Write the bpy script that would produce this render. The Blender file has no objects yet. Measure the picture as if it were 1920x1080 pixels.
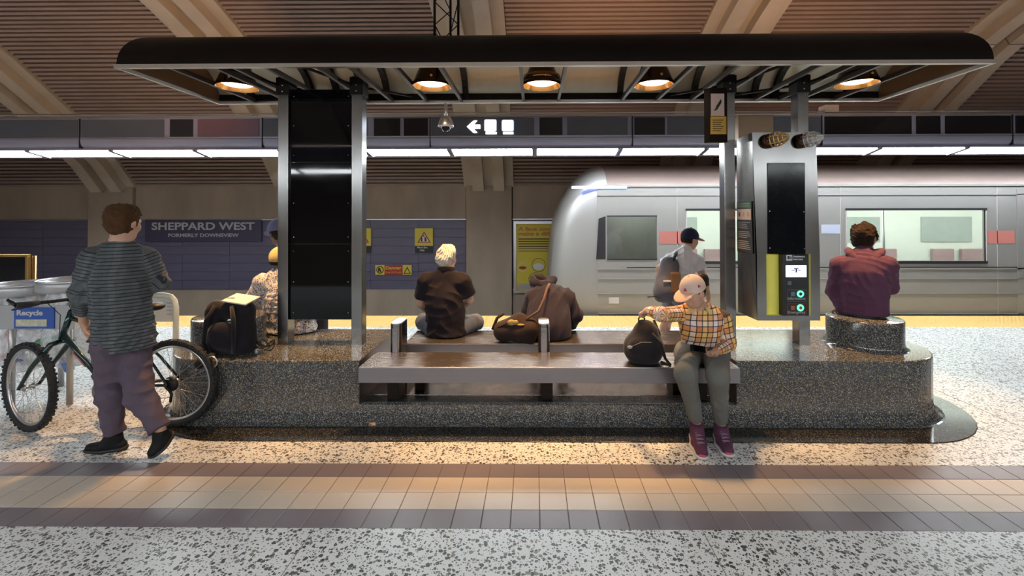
import bpy, bmesh, math, random
import numpy as np
from mathutils import Vector, Matrix
random.seed(7)
rng = np.random.RandomState(11)
SC = bpy.context.scene
COL = SC.collection
R = math.radians

# ---------------------------------------------------------------- camera, world, exposure
CAM_H, FPX = 1.57, 860.0
YAW, PITCH, ROLL = R(0.62), R(0.45), R(-0.12)
HOR, VPX = 402.0, 1000.0
cam_data = bpy.data.cameras.new('camera')
cam = bpy.data.objects.new('camera', cam_data)
COL.objects.link(cam)
CR = (Matrix.Rotation(YAW, 3, 'Z') @ Matrix.Rotation(math.pi/2 + PITCH, 3, 'X') @ Matrix.Rotation(ROLL, 3, 'Z'))
cam.matrix_world = Matrix.Translation((0, 0, CAM_H)) @ CR.to_4x4()
cam_data.sensor_width = 36.0
cam_data.lens = FPX/1920*36.0
SHX = -((VPX-960) - FPX*math.tan(YAW))
SHY = HOR - (540 + FPX*math.tan(PITCH))
cam_data.shift_x = SHX/1920
cam_data.shift_y = SHY/1920
cam_data.clip_start = 0.05
SC.camera = cam

def at(px, py, Y=None, Z=None):
    """point in the station seen at pixel (px,py) at depth Y (or height Z)"""
    d = CR @ Vector(((px-960+SHX)/FPX, -(py-540-SHY)/FPX, -1.0))
    t = Y/d.y if Z is None else (Z-CAM_H)/d.z
    return Vector((d.x*t, d.y*t, CAM_H+d.z*t))

world = bpy.data.worlds.new('world'); SC.world = world
world.use_nodes = True
world.node_tree.nodes['Background'].inputs[0].default_value = (0.55, 0.6, 0.75, 1)
world.node_tree.nodes['Background'].inputs[1].default_value = 0.05
SC.view_settings.view_transform = 'Standard'
SC.view_settings.look = 'None'
SC.view_settings.gamma = 1.0
SC.view_settings.use_curve_mapping = False
SC.view_settings.exposure = 0.5
SC.cycles.use_denoising = True
SC.cycles.max_bounces = 8
SC.cycles.caustics_reflective = False
SC.cycles.caustics_refractive = False
SC.cycles.sample_clamp_indirect = 4.0
STRIP_W, LAMP_W, UP_W, COVE_W = 26.0, 230.0, 230.0, 4.2

# ---------------------------------------------------------------- materials
MATS = {}
def nt_new(name):
    m = bpy.data.materials.new(name); m.use_nodes = True
    MATS[name] = m
    return m, m.node_tree, m.node_tree.nodes, m.node_tree.links, m.node_tree.nodes['Principled BSDF']
def c4(c): return (c[0], c[1], c[2], 1.0)
def mat(name, col, rough=.5, metal=0., spec=.5, noise=0., nscale=8., bump=0., bscale=60., stretch=(1,1,1), emis=None, estr=0., coat=0., sheen=0., alpha=1.):
    """procedural material: base colour with gentle noise variation, optional bump"""
    m, nt, N, L, B = nt_new(name)
    B.inputs['Base Color'].default_value = c4(col)
    B.inputs['Roughness'].default_value = rough
    B.inputs['Metallic'].default_value = metal
    B.inputs['Specular IOR Level'].default_value = spec
    B.inputs['Coat Weight'].default_value = coat
    B.inputs['Sheen Weight'].default_value = sheen
    if alpha < 1: B.inputs['Alpha'].default_value = alpha
    if emis: B.inputs['Emission Color'].default_value = c4(emis); B.inputs['Emission Strength'].default_value = estr
    tc = N.new('ShaderNodeTexCoord'); mp = N.new('ShaderNodeMapping'); mp.inputs['Scale'].default_value = stretch
    L.new(tc.outputs['Object'], mp.inputs[0])
    if noise > 0:
        nz = N.new('ShaderNodeTexNoise'); nz.inputs['Scale'].default_value = nscale; nz.inputs['Detail'].default_value = 5
        L.new(mp.outputs[0], nz.inputs[0])
        mx = N.new('ShaderNodeMix'); mx.data_type = 'RGBA'
        mx.inputs[6].default_value = c4([v*(1-noise) for v in col]); mx.inputs[7].default_value = c4([min(1, v*(1+noise)) for v in col])
        L.new(nz.outputs[0], mx.inputs[0]); L.new(mx.outputs[2], B.inputs['Base Color'])
        mr = N.new('ShaderNodeMapRange'); mr.inputs[3].default_value = max(0, rough-.1*min(1,noise*3)); mr.inputs[4].default_value = min(1, rough+.1*min(1,noise*3))
        L.new(nz.outputs[0], mr.inputs[0]); L.new(mr.outputs[0], B.inputs['Roughness'])
    if bump > 0:
        n2 = N.new('ShaderNodeTexNoise'); n2.inputs['Scale'].default_value = bscale; n2.inputs['Detail'].default_value = 4
        L.new(mp.outputs[0], n2.inputs[0])
        bp = N.new('ShaderNodeBump'); bp.inputs['Strength'].default_value = bump; bp.inputs['Distance'].default_value = .01
        L.new(n2.outputs[0], bp.inputs['Height']); L.new(bp.outputs[0], B.inputs['Normal'])
    return m
def ramp(N, stops, interp='LINEAR'):
    r = N.new('ShaderNodeValToRGB'); r.color_ramp.interpolation = interp
    e = r.color_ramp.elements
    while len(e) < len(stops): e.new(.5)
    for el, (p, c) in zip(e, stops): el.position = p; el.color = c4(c)
    return r
def terrazzo(name, base, chips, scale, thr, rough, chip_noise=3., coat=0.):
    """ground of one colour with irregular stone chips of other colours"""
    m, nt, N, L, B = nt_new(name)
    tc = N.new('ShaderNodeTexCoord')
    nz = N.new('ShaderNodeTexNoise'); nz.inputs['Scale'].default_value = scale*.8; nz.inputs['Detail'].default_value = 2
    L.new(tc.outputs['Object'], nz.inputs[0])
    mixv = N.new('ShaderNodeMix'); mixv.data_type = 'VECTOR'; mixv.inputs[0].default_value = .012*60/scale
    L.new(tc.outputs['Object'], mixv.inputs[4]); L.new(nz.outputs['Color'], mixv.inputs[5])
    col = None
    L.new(tc.outputs['Object'], mixv.inputs[4])
    fac_sum = None
    prev = None
    for i, (sc_, th, cols) in enumerate([(scale, thr, chips), (scale*1.9, thr*.85, chips)]):
        v = N.new('ShaderNodeTexVoronoi'); v.inputs['Scale'].default_value = sc_; v.inputs['Randomness'].default_value = 1
        L.new(mixv.outputs[1], v.inputs['Vector'])
        sp = N.new('ShaderNodeSeparateColor'); L.new(v.outputs['Color'], sp.inputs[0])
        ml = N.new('ShaderNodeMath'); ml.operation = 'MULTIPLY'; ml.inputs[1].default_value = th
        L.new(sp.outputs[0], ml.inputs[0])
        lt = N.new('ShaderNodeMath'); lt.operation = 'LESS_THAN'
        L.new(v.outputs['Distance'], lt.inputs[0]); L.new(ml.outputs[0], lt.inputs[1])
        rp = ramp(N, [(j/len(cols), c) for j, c in enumerate(cols)], 'CONSTANT')
        L.new(sp.outputs[1], rp.inputs[0])
        mx = N.new('ShaderNodeMix'); mx.data_type = 'RGBA'
        L.new(lt.outputs[0], mx.inputs[0])
        if prev is None:
            big = N.new('ShaderNodeTexNoise'); big.inputs['Scale'].default_value = 1.3; big.inputs['Detail'].default_value = 4
            L.new(tc.outputs['Object'], big.inputs[0])
            bm_ = N.new('ShaderNodeMix'); bm_.data_type = 'RGBA'
            bm_.inputs[6].default_value = c4([v_*.88 for v_ in base]); bm_.inputs[7].default_value = c4([min(1, v_*1.1) for v_ in base])
            L.new(big.outputs[0], bm_.inputs[0]); L.new(bm_.outputs[2], mx.inputs[6])
        else: L.new(prev.outputs[2], mx.inputs[6])
        L.new(rp.outputs[0], mx.inputs[7]); prev = mx
    L.new(prev.outputs[2], B.inputs['Base Color'])
    mr = N.new('ShaderNodeMapRange'); mr.inputs[3].default_value = rough*.7; mr.inputs[4].default_value = rough*1.3
    L.new(big.outputs[0], mr.inputs[0]); L.new(mr.outputs[0], B.inputs['Roughness'])
    B.inputs['Coat Weight'].default_value = coat; B.inputs['Coat Roughness'].default_value = .08
    return m
def brushed(name, col, rough=.3, axis=2, var=.12, metal=1.0):
    """brushed metal: fine streaks along one axis with faint smudges"""
    m, nt, N, L, B = nt_new(name)
    B.inputs['Metallic'].default_value = metal
    tc = N.new('ShaderNodeTexCoord'); mp = N.new('ShaderNodeMapping')
    s = [90., 90., 90.]; s[axis] = .6; mp.inputs['Scale'].default_value = s
    L.new(tc.outputs['Object'], mp.inputs[0])
    n1 = N.new('ShaderNodeTexNoise'); n1.inputs['Scale'].default_value = 1.; n1.inputs['Detail'].default_value = 3
    L.new(mp.outputs[0], n1.inputs[0])
    n2 = N.new('ShaderNodeTexNoise'); n2.inputs['Scale'].default_value = 5.; n2.inputs['Detail'].default_value = 5
    L.new(tc.outputs['Object'], n2.inputs[0])
    ad = N.new('ShaderNodeMath'); ad.operation = 'ADD'; L.new(n1.outputs[0], ad.inputs[0]); L.new(n2.outputs[0], ad.inputs[1])
    mr = N.new('ShaderNodeMapRange'); mr.inputs[1].default_value = .6; mr.inputs[2].default_value = 1.4; mr.inputs[3].default_value = rough-.03; mr.inputs[4].default_value = rough+.04
    L.new(ad.outputs[0], mr.inputs[0]); L.new(mr.outputs[0], B.inputs['Roughness'])
    mx = N.new('ShaderNodeMix'); mx.data_type = 'RGBA'
    mx.inputs[6].default_value = c4([v*(1-var) for v in col]); mx.inputs[7].default_value = c4([min(1, v*(1+var)) for v in col])
    L.new(ad.outputs[0], mx.inputs[0]); L.new(mx.outputs[2], B.inputs['Base Color'])
    return m

# ---------------------------------------------------------------- mesh builder
class MB:
    def __init__(s): s.v = []; s.f = []; s.sm = []
    def add(s, vs, fs, smooth=False):
        o = len(s.v); s.v.extend([tuple(v) for v in vs]); s.f.extend([tuple(i+o for i in f) for f in fs]); s.sm.extend([smooth]*len(fs)); return s
    def box(s, x0, x1, y0, y1, z0, z1, M=None):
        vs = [Vector(p) for p in [(x0,y0,z0),(x1,y0,z0),(x1,y1,z0),(x0,y1,z0),(x0,y0,z1),(x1,y0,z1),(x1,y1,z1),(x0,y1,z1)]]
        if M is not None: vs = [M @ v for v in vs]
        return s.add(vs, [(0,3,2,1),(4,5,6,7),(0,1,5,4),(1,2,6,5),(2,3,7,6),(3,0,4,7)])
    def prism(s, poly, axis, a, b, smooth=False):
        """poly: list of 2D points in the plane normal to axis (0:x 1:y 2:z)"""
        n = len(poly); vs = []
        for t in (a, b):
            for (u, w) in poly: vs.append({0:(t,u,w), 1:(u,t,w), 2:(u,w,t)}[axis])
        fs = [tuple(range(n))[::-1], tuple(range(n, 2*n))]
        s.add(vs, fs)
        s.add(vs, [(i, (i+1)%n, n+(i+1)%n, n+i) for i in range(n)], smooth)
        return s
    def tube(s, pts, r, n=10, closed=False, caps=True):
        pts = [Vector(p) for p in pts]; m = len(pts)
        rs = r if isinstance(r, (list, tuple)) else [r]*m
        up = None; vs = []
        for i, p in enumerate(pts):
            if closed: d = pts[(i+1)%m]-pts[i-1]
            else: d = pts[min(i+1,m-1)]-pts[max(i-1,0)]
            d.normalize()
            if up is None:
                up = d.cross(Vector((0,0,1)))
                if up.length < .05: up = d.cross(Vector((1,0,0)))
                up.normalize()
            else:
                up = (up - d*up.dot(d))
                if up.length < 1e-5: up = d.orthogonal()
                up.normalize()
            w = d.cross(up)
            for k in range(n):
                a = 2*math.pi*k/n
                vs.append(p + (up*math.cos(a) + w*math.sin(a))*rs[i])
        fs = []
        for i in range(m if closed else m-1):
            j = (i+1) % m
            for k in range(n):
                fs.append((i*n+k, i*n+(k+1)%n, j*n+(k+1)%n, j*n+k))
        s.add(vs, fs, True)
        if caps and not closed:
            o = len(s.v)-len(vs)
            s.f.append(tuple(o+k for k in range(n))[::-1]); s.sm.append(False)
            s.f.append(tuple(o+(m-1)*n+k for k in range(n))); s.sm.append(False)
        return s
    def lathe(s, prof, c=(0,0,0), n=24, axis=Vector((0,0,1)), ref=None, smooth=True, sweep=2*math.pi, a0=0):
        """prof: list of (radius, height along axis)"""
        axis = Vector(axis).normalized(); c = Vector(c)
        u = axis.orthogonal().normalized() if ref is None else Vector(ref).normalized()
        w = axis.cross(u); vs = []
        full = abs(sweep-2*math.pi) < 1e-6
        cols = n if full else n+1
        for (r, h) in prof:
            for k in range(cols):
                a = a0+sweep*k/n
                vs.append(c + axis*h + (u*math.cos(a)+w*math.sin(a))*r)
        fs = []
        for i in range(len(prof)-1):
            for k in range(n):
                k2 = (k+1) % cols
                fs.append((i*cols+k, i*cols+k2, (i+1)*cols+k2, (i+1)*cols+k))
        return s.add(vs, fs, smooth)
    def ball(s, c, r, n=14, m=8, sc=(1,1,1), smooth=True):
        vs = []; c = Vector(c)
        for i in range(m+1):
            t = math.pi*i/m
            for k in range(n):
                a = 2*math.pi*k/n
                vs.append(c+Vector((r*sc[0]*math.sin(t)*math.cos(a), r*sc[1]*math.sin(t)*math.sin(a), r*sc[2]*math.cos(t))))
        fs = [(i*n+k, (i+1)*n+k, (i+1)*n+(k+1)%n, i*n+(k+1)%n) for i in range(m) for k in range(n)]
        return s.add(vs, fs, smooth)
    def disc(s, c, r, axis, n=24):
        return s.lathe([(0.0001, 0), (r, 0)], c, n, axis, smooth=False)

ROOT = {}
def wloc(o):
    l = Vector((0,0,0))
    while o is not None: l += o.location; o = o.parent
    return l
def obj(name, mb, material, parent=None, bevel=0., merge=False, subsurf=0):
    me = bpy.data.meshes.new(name)
    off = wloc(parent) if parent is not None else Vector((0,0,0))
    me.from_pydata([(v[0]-off.x, v[1]-off.y, v[2]-off.z) for v in mb.v], [], mb.f)
    me.polygons.foreach_set('use_smooth', mb.sm)
    if merge:
        bm = bmesh.new(); bm.from_mesh(me); bmesh.ops.remove_doubles(bm, verts=bm.verts, dist=1e-5); bmesh.ops.recalc_face_normals(bm, faces=bm.faces); bm.to_mesh(me); bm.free()
    me.validate(); me.update()
    if isinstance(material, (list, tuple)):
        for m in material: me.materials.append(m)
    else: me.materials.append(material)
    o = bpy.data.objects.new(name, me); COL.objects.link(o)
    if parent is not None: o.parent = parent
    if bevel > 0:
        b = o.modifiers.new('bevel', 'BEVEL'); b.width = bevel; b.segments = 2; b.limit_method = 'ANGLE'
    if subsurf:
        b = o.modifiers.new('sub', 'SUBSURF'); b.levels = subsurf; b.render_levels = subsurf
    return o
def tag(o, label, cat, group=None, kind=None):
    o['label'] = label; o['category'] = cat
    if group: o['group'] = group
    if kind: o['kind'] = kind
    return o
def thing(name, loc, label, cat, group=None):
    o = bpy.data.objects.new(name, None); COL.objects.link(o); o.location = loc
    o.empty_display_size = .1
    return tag(o, label, cat, group)
def struct(name, mb, material, **k):
    o = obj(name, mb, material, **k); o['kind'] = 'structure'; return o
def inst(src, loc, parent=None):
    c = src.copy(); COL.objects.link(c); c.parent = parent if parent is not None else src.parent; c.location = loc
    return c
def dup(root, loc, label=None, group=None):
    r = root.copy(); COL.objects.link(r); r.location = loc
    if label: r['label'] = label
    if group: r['group'] = group
    for ch in list(root.children):
        c = ch.copy(); COL.objects.link(c); c.parent = r
        for g in list(ch.children):
            d = g.copy(); COL.objects.link(d); d.parent = c
    return r
def text(name, body, width, height, loc, material, parent, rot=(math.pi/2,0,0), align='CENTER', extrude=.0008, bold=0., spacing=1.0):
    cu = bpy.data.curves.new(name, 'FONT'); cu.body = body; cu.size = height*1.4; cu.extrude = extrude; cu.offset = bold
    cu.align_x = align; cu.align_y = 'CENTER'; cu.space_character = spacing; cu.resolution_u = 3
    cu.materials.append(material)
    o = bpy.data.objects.new(name, cu); COL.objects.link(o)
    o.rotation_euler = rot
    if parent is not None: o.parent = parent; o.location = Vector(loc)-wloc(parent)
    else: o.location = loc
    bpy.context.view_layer.update()
    w = o.dimensions.x
    me = bpy.data.meshes.new_from_object(o.evaluated_get(bpy.context.evaluated_depsgraph_get()))
    if w > 0 and width: me.transform(Matrix.Diagonal((width/w, 1, 1, 1)))
    if not me.materials: me.materials.append(material)
    n_ = bpy.data.objects.new(name, me); COL.objects.link(n_)
    n_.location = o.location; n_.rotation_euler = o.rotation_euler; n_.parent = o.parent
    bpy.data.objects.remove(o); bpy.data.curves.remove(cu)
    return n_
M_floor = terrazzo('light terrazzo', (.68,.69,.69), [(.035,.04,.04),(.09,.09,.085),(.05,.05,.05),(.2,.18,.15)], 50, .57, .34)
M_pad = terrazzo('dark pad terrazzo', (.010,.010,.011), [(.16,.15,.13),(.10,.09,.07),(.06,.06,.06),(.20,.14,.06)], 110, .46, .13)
M_black = terrazzo('black terrazzo', (.032,.035,.040), [(.42,.44,.46),(.30,.30,.28),(.10,.11,.12),(.38,.30,.16),(.22,.24,.26)], 140, .60, .15)
M_tile_dark = mat('brown paver', (.185,.155,.175), .38, noise=.10, nscale=3, bump=.05, bscale=120)
M_tile_beige = mat('beige paver', (.53,.46,.385), .42, noise=.10, nscale=3, bump=.05, bscale=120)
M_grout = mat('grout', (.16,.13,.12), .9, noise=.15, nscale=20)
M_yellow_tac = mat('yellow tactile', (.62,.41,.13), .5, noise=.06, nscale=6)
M_conc = mat('brown concrete', (.34,.275,.22), .8, noise=.34, nscale=2.2, bump=.25, bscale=30, stretch=(1,1,.35))
M_conc_beam = mat('beam concrete', (.46,.40,.32), .8, noise=.2, nscale=2.5, bump=.15, bscale=30)
M_dark = mat('dark void', (.012,.010,.012), .9, noise=.2, nscale=4)
M_slat = mat('ceiling slat', (.31,.235,.205), .6, noise=.15, nscale=1.4)
M_blue_tile = mat('blue wall panel', (.105,.098,.155), .33, noise=.22, nscale=1.6, stretch=(1,1,4))
M_sign_plate = mat('sign plate', (.05,.045,.09), .35, noise=.08)
M_white = mat('sign white', (.6,.6,.62), .5, noise=.03)
M_alu = brushed('aluminium trim', (.62,.62,.66), .35, axis=0)
M_steel = brushed('stainless steel', (.25,.245,.24), .22, axis=2, var=.05)
M_steel_dk = brushed('bench steel', (.27,.225,.195), .26, axis=0, var=.22, metal=.9)
M_bench_edge = brushed('bench edge steel', (.26,.25,.27), .35, axis=0, var=.1, metal=.8)
M_frame_dk = mat('canopy bronze', (.008,.005,.004), .5, spec=.2, metal=.0, noise=.2, nscale=5)
M_rimlight = brushed('canopy rim', (.55,.52,.47), .35, axis=0)
M_vault = mat('canopy lining', (.42,.38,.29), .34, metal=.35, noise=.18, nscale=2.5, stretch=(3,1,1))
M_bar = mat('canopy bar', (.05,.036,.03), .45, metal=.2, noise=.2, nscale=6)
M_gloss_black = mat('gloss black glass', (.003,.003,.004), .025, spec=.28, noise=.2, nscale=3)
M_screw = mat('screw head', (.7,.7,.7), .25, metal=1)
M_fascia = mat('fascia metal', (.30,.30,.40), .42, metal=.1, noise=.08, nscale=2)
M_fascia_panel = mat('fascia slate panel', (.10,.11,.135), .22, noise=.15, nscale=2)
M_fascia_purple = mat('fascia plum panel', (.17,.10,.13), .25, noise=.15, nscale=2)
M_fascia_glass = mat('fascia black glass', (.010,.010,.013), .06, noise=.1, nscale=2)
M_strip = mat('strip diffuser', (.9,.9,.86), .5, emis=(.91,.975,1.0), estr=STRIP_W)
M_lamp_in = mat('copper reflector', (.85,.45,.16), .25, metal=.9,)
M_lamp_glow = mat('lamp lens', (.9,.8,.6), .5, emis=(1.0,.70,.38), estr=9)
M_lamp_out = mat('lamp shell', (.055,.026,.015), .22, metal=.7, noise=.2)
M_yellow = mat('sign yellow', (.60,.49,.05), .5, noise=.04)
M_kyellow = mat('kiosk yellow', (.90,.84,.17), .4, noise=.05)
M_orange_sign = mat('amber sign', (.72,.42,.07), .5, noise=.03)
M_red = mat('sign red', (.33,.03,.025), .5, noise=.04)
M_blackp = mat('matt black', (.01,.01,.012), .5, noise=.1)
M_blue = mat('recycle blue', (.03,.10,.42), .4, noise=.04)
M_pink = mat('pale pink print', (.75,.55,.48), .5, noise=.03)
M_green_print = mat('green print', (.05,.14,.08), .5, noise=.03)
M_greyprint = mat('grey print', (.35,.34,.33), .6, noise=.05)
M_brass = brushed('brass', (.65,.42,.15), .3, axis=2)
M_train = brushed('train steel', (.33,.325,.32), .42, axis=0, var=.05, metal=.55)
M_train_roof = mat('train roof', (.16,.12,.11), .5, metal=.3, noise=.2, nscale=3, stretch=(.1,1,8))
M_train_black = mat('train black trim', (.02,.02,.025), .3, noise=.1)
M_train_red = mat('train red band', (.42,.15,.13), .45, noise=.05)
M_train_in = mat('train interior', (.75,.78,.74), .5, noise=.05)
M_train_light = mat('train ceiling lamp', (.9,.95,.9), .5, emis=(.92,1.,.92), estr=16)
M_bluelight = mat('blue marker lamp', (.3,.4,1), .5, emis=(.25,.35,1.), estr=5)
m, nt, N, L, B = nt_new('train window glass')
M_glass = m
N.remove(B); out = N['Material Output']
gl = N.new('ShaderNodeBsdfGlossy'); gl.inputs['Roughness'].default_value = .05
tr = N.new('ShaderNodeBsdfTransparent'); tr.inputs[0].default_value = (.86,.88,.86,1)
lw = N.new('ShaderNodeLayerWeight'); lw.inputs[0].default_value = .5
fr = N.new('ShaderNodeMapRange'); fr.inputs[1].default_value = .2; fr.inputs[2].default_value = 1.; fr.inputs[3].default_value = .05; fr.inputs[4].default_value = .7; L.new(lw.outputs['Facing'], fr.inputs[0])
mx = N.new('ShaderNodeMixShader'); L.new(fr.outputs[0], mx.inputs[0]); L.new(tr.outputs[0], mx.inputs[1]); L.new(gl.outputs[0], mx.inputs[2]); L.new(mx.outputs[0], out.inputs[0])
m, nt, N, L, B = nt_new('clear plastic bag')
M_bag_clear = m
N.remove(B); out = N['Material Output']
df = N.new('ShaderNodeBsdfPrincipled'); df.inputs['Base Color'].default_value = (.75,.77,.80,1); df.inputs['Roughness'].default_value = .25
tr = N.new('ShaderNodeBsdfTransparent'); tr.inputs[0].default_value = (.95,.95,.95,1)
nz = N.new('ShaderNodeTexNoise'); nz.inputs['Scale'].default_value = 9
mr = N.new('ShaderNodeMapRange'); mr.inputs[1].default_value = .35; mr.inputs[2].default_value = .7; mr.inputs[3].default_value = .35; mr.inputs[4].default_value = .85
bp = N.new('ShaderNodeBump'); bp.inputs['Strength'].default_value = .7; bp.inputs['Distance'].default_value = .03
L.new(nz.outputs[0], mr.inputs[0]); L.new(nz.outputs[0], bp.inputs['Height']); L.new(bp.outputs[0], df.inputs['Normal'])
mx = N.new('ShaderNodeMixShader'); L.new(mr.outputs[0], mx.inputs[0]); L.new(tr.outputs[0], mx.inputs[1]); L.new(df.outputs[0], mx.inputs[2]); L.new(mx.outputs[0], out.inputs[0])
# ================================================================= FLOOR
XL, XR = -16.0, 16.0
fl = MB()
fl.box(XL, XR, -2.2, 2.30, -.3, 0)
fl.box(XL, XR, 2.90, 6.42, -.3, 0)
floor = struct('floor', fl, M_floor)
g = MB().box(XL, XR, 2.30, 2.90, -.3, -.004)
o = obj('grout_bed', g, M_grout, floor)
# terrazzo divider strips let into the floor (thin metal inlays)
def inlay(p, q, w=.006):
    p, q = Vector(p), Vector(q); d = (q-p).normalized(); n = Vector((-d.y, d.x, 0))*w/2
    m = MB(); a, b, c_, d_ = p-n, q-n, q+n, p+n
    m.add([(*a.xy, .0), (*b.xy, .0), (*c_.xy, .0), (*d_.xy, .0), (*a.xy, .0012), (*b.xy, .0012), (*c_.xy, .0012), (*d_.xy, .0012)],
          [(4,5,6,7), (0,1,5,4), (1,2,6,5), (2,3,7,6), (3,0,4,7)])
    return m
M_inlay = mat('divider strip', (.16,.15,.14), .5, metal=.3, noise=.1)
for x in (-6.90, -4.97, -3.03, -1.10, .835, 2.77, 4.70):
    if True:
        obj('divider_strip', inlay((x, -2.2, 0), (x, 2.298, 0), .003), M_inlay, floor)
for x in (-9.3, -6.3, 3.58, 6.65, 9.7):
    obj('divider_strip', inlay((x, 2.902, 0), (x, 6.41, 0)), M_inlay, floor)
obj('divider_strip', inlay((3.4, 4.66, 0), (16, 4.66, 0), .004), M_inlay, floor)
# paver strip: four rows of square pavers, each its own piece
TP = .15
def paver(w, d, material):
    m = MB(); b = .002
    m.add([(b,b,0),(w-b,b,0),(w-b,d-b,0),(b,d-b,0),(0,0,-.002),(w,0,-.002),(w,d,-.002),(0,d,-.002)],
          [(0,1,2,3),(4,5,1,0),(5,6,2,1),(6,7,3,2),(7,4,0,3)])
    return obj('tile', m, material, floor)
protos = {}
for row in range(4):
    dark = row in (0, 3)
    key = 'd' if dark else 'l'
    for i in range(-36, 37):
        x = i*TP + .03 + (.0 if dark else .0); y = 2.30 + row*TP
        if key not in protos:
            protos[key] = paver(TP-.003, TP-.003, M_tile_dark if dark else M_tile_beige); protos[key].location = (x+.0015, y+.0015, 0)
        else: inst(protos[key], (x+.0015, y+.0015, 0))
    xa_, xb_ = -36*TP+.03, 37*TP+.03
    run = MB()
    for k in range(50):
        run.box(xa_-(k+1)*TP+.0015, xa_-k*TP-.0015, 2.30+row*TP+.0015, 2.30+(row+1)*TP-.0015, -.003, 0)
        run.box(xb_+k*TP+.0015, xb_+(k+1)*TP-.0015, 2.30+row*TP+.0015, 2.30+(row+1)*TP-.0015, -.003, 0)
    o = obj('tile_run', run, M_tile_dark if dark else M_tile_beige, floor); o['kind'] = 'stuff'
# yellow tactile edge: two rows of domed pavers
def tactile():
    m = MB(); s = .345
    m.box(0, s, 0, s, 0, .006)
    for a in range(6):
        for b in range(6):
            cx, cy = .0288+a*.0575, .0288+b*.0575
            r1, r2, h = .017, .010, .011
            vs = [(cx+r1*math.cos(k*math.pi/3), cy+r1*math.sin(k*math.pi/3), .006) for k in range(6)] + \
                 [(cx+r2*math.cos(k*math.pi/3), cy+r2*math.sin(k*math.pi/3), h) for k in range(6)]
            m.add(vs, [(k, (k+1)%6, 6+(k+1)%6, 6+k) for k in range(6)] + [tuple(range(6, 12))])
    return obj('tactile_paver', m, M_yellow_tac, floor)
tp0 = None
for row in range(2):
    for i in range(-27, 26):
        loc = (i*.35, 6.42+row*.35, -.006)
        if tp0 is None: tp0 = tactile(); tp0.location = loc
        else: inst(tp0, loc)
e = MB().box(XL, XR, 6.42, 7.12, -.3, -.006)
obj('platform_edge', e, M_conc, floor)
# trackbed trench
tb = MB(); tb.box(XL, XR, 7.02, 11.2, -1.5, -1.2); tb.box(XL, XR, 7.02, 7.10, -1.2, -.3); tb.box(XL, XR, -6.3, -2.12, -1.5, -1.2); tb.box(XL, XR, -2.2, -2.12, -1.2, -.3)
struct('ground_trackbed', tb, M_conc)
for y in (7.98, 9.415):
    m = MB(); m.prism([(-.07,0),(.07,0),(.07,.02),(.012,.04),(.012,.12),(.035,.13),(.035,.16),(-.035,.16),(-.035,.13),(-.012,.12),(-.012,.04),(-.07,.02)], 0, XL+.1, XR-.1)
    m.v = [(v[0], v[1]+y, v[2]-1.2) for v in m.v]
    o = obj('rail', m, M_steel_dk); tag(o, 'running rail on the trackbed ' + ('near' if y < 9 else 'away from') + ' the platform edge', 'rail')

# ================================================================= WALLS
BAYX = [-14.75, -10.19, -5.63, -1.06, 3.50, 8.06, 12.62]
wb = MB().box(XL, XR, 11.06, 11.3, -1.2, 2.5)
wall = struct('wall_back', wb, M_dark)
rowh = (1.44+.215)/8
for bi in range(-1, len(BAYX)):
    x0 = (XL if bi < 0 else BAYX[bi]+.56); x1 = (BAYX[bi+1]-.56 if bi+1 < len(BAYX) else XR)
    if x1-x0 < .3: continue
    obj('upper_panel', MB().box(x0, x1, 11.0, 11.07, 1.475, 2.36), M_conc, wall, bevel=.006)
    obj('lower_panel', MB().box(x0, x1, 11.0, 11.07, -1.2, -.235), M_conc, wall, bevel=.006)
    obj('wall_trim', MB().box(x0, x1, 10.975, 11.07, 1.445, 1.47), M_alu, wall)
    obj('wall_trim', MB().box(x0, x1, 10.985, 11.07, -.232, -.217), M_alu, wall)
    n = max(1, round((x1-x0)/1.15)); w = (x1-x0)/n
    src = None
    for r_ in range(8):
        z = -.215+r_*rowh
        for k in range(n):
            if src is None:
                m = MB().box(.003, w-.003, -.0, .06, .003, rowh-.003)
                src = obj('panel', m, M_blue_tile, wall); src.location = (x0+k*w, 11.0, z)
            else: inst(src, (x0+k*w, 11.0+random.choice((0, .002, .004)), z))
for bx in BAYX:
    obj('pilaster', MB().box(bx-.545, bx+.545, 10.93, 11.07, -1.2, 2.42), M_conc, wall, bevel=.01)
struct('wall_front', MB().box(XL, XR, -6.4, -6.1, -1.2, 2.6), M_conc)
struct('wall_left', MB().box(XL-.2, XL, -6.4, 11.3, -1.5, 6.6), M_conc)
struct('wall_right', MB().box(XR, XR+.2, -6.4, 11.3, -1.5, 6.6), M_conc)

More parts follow.
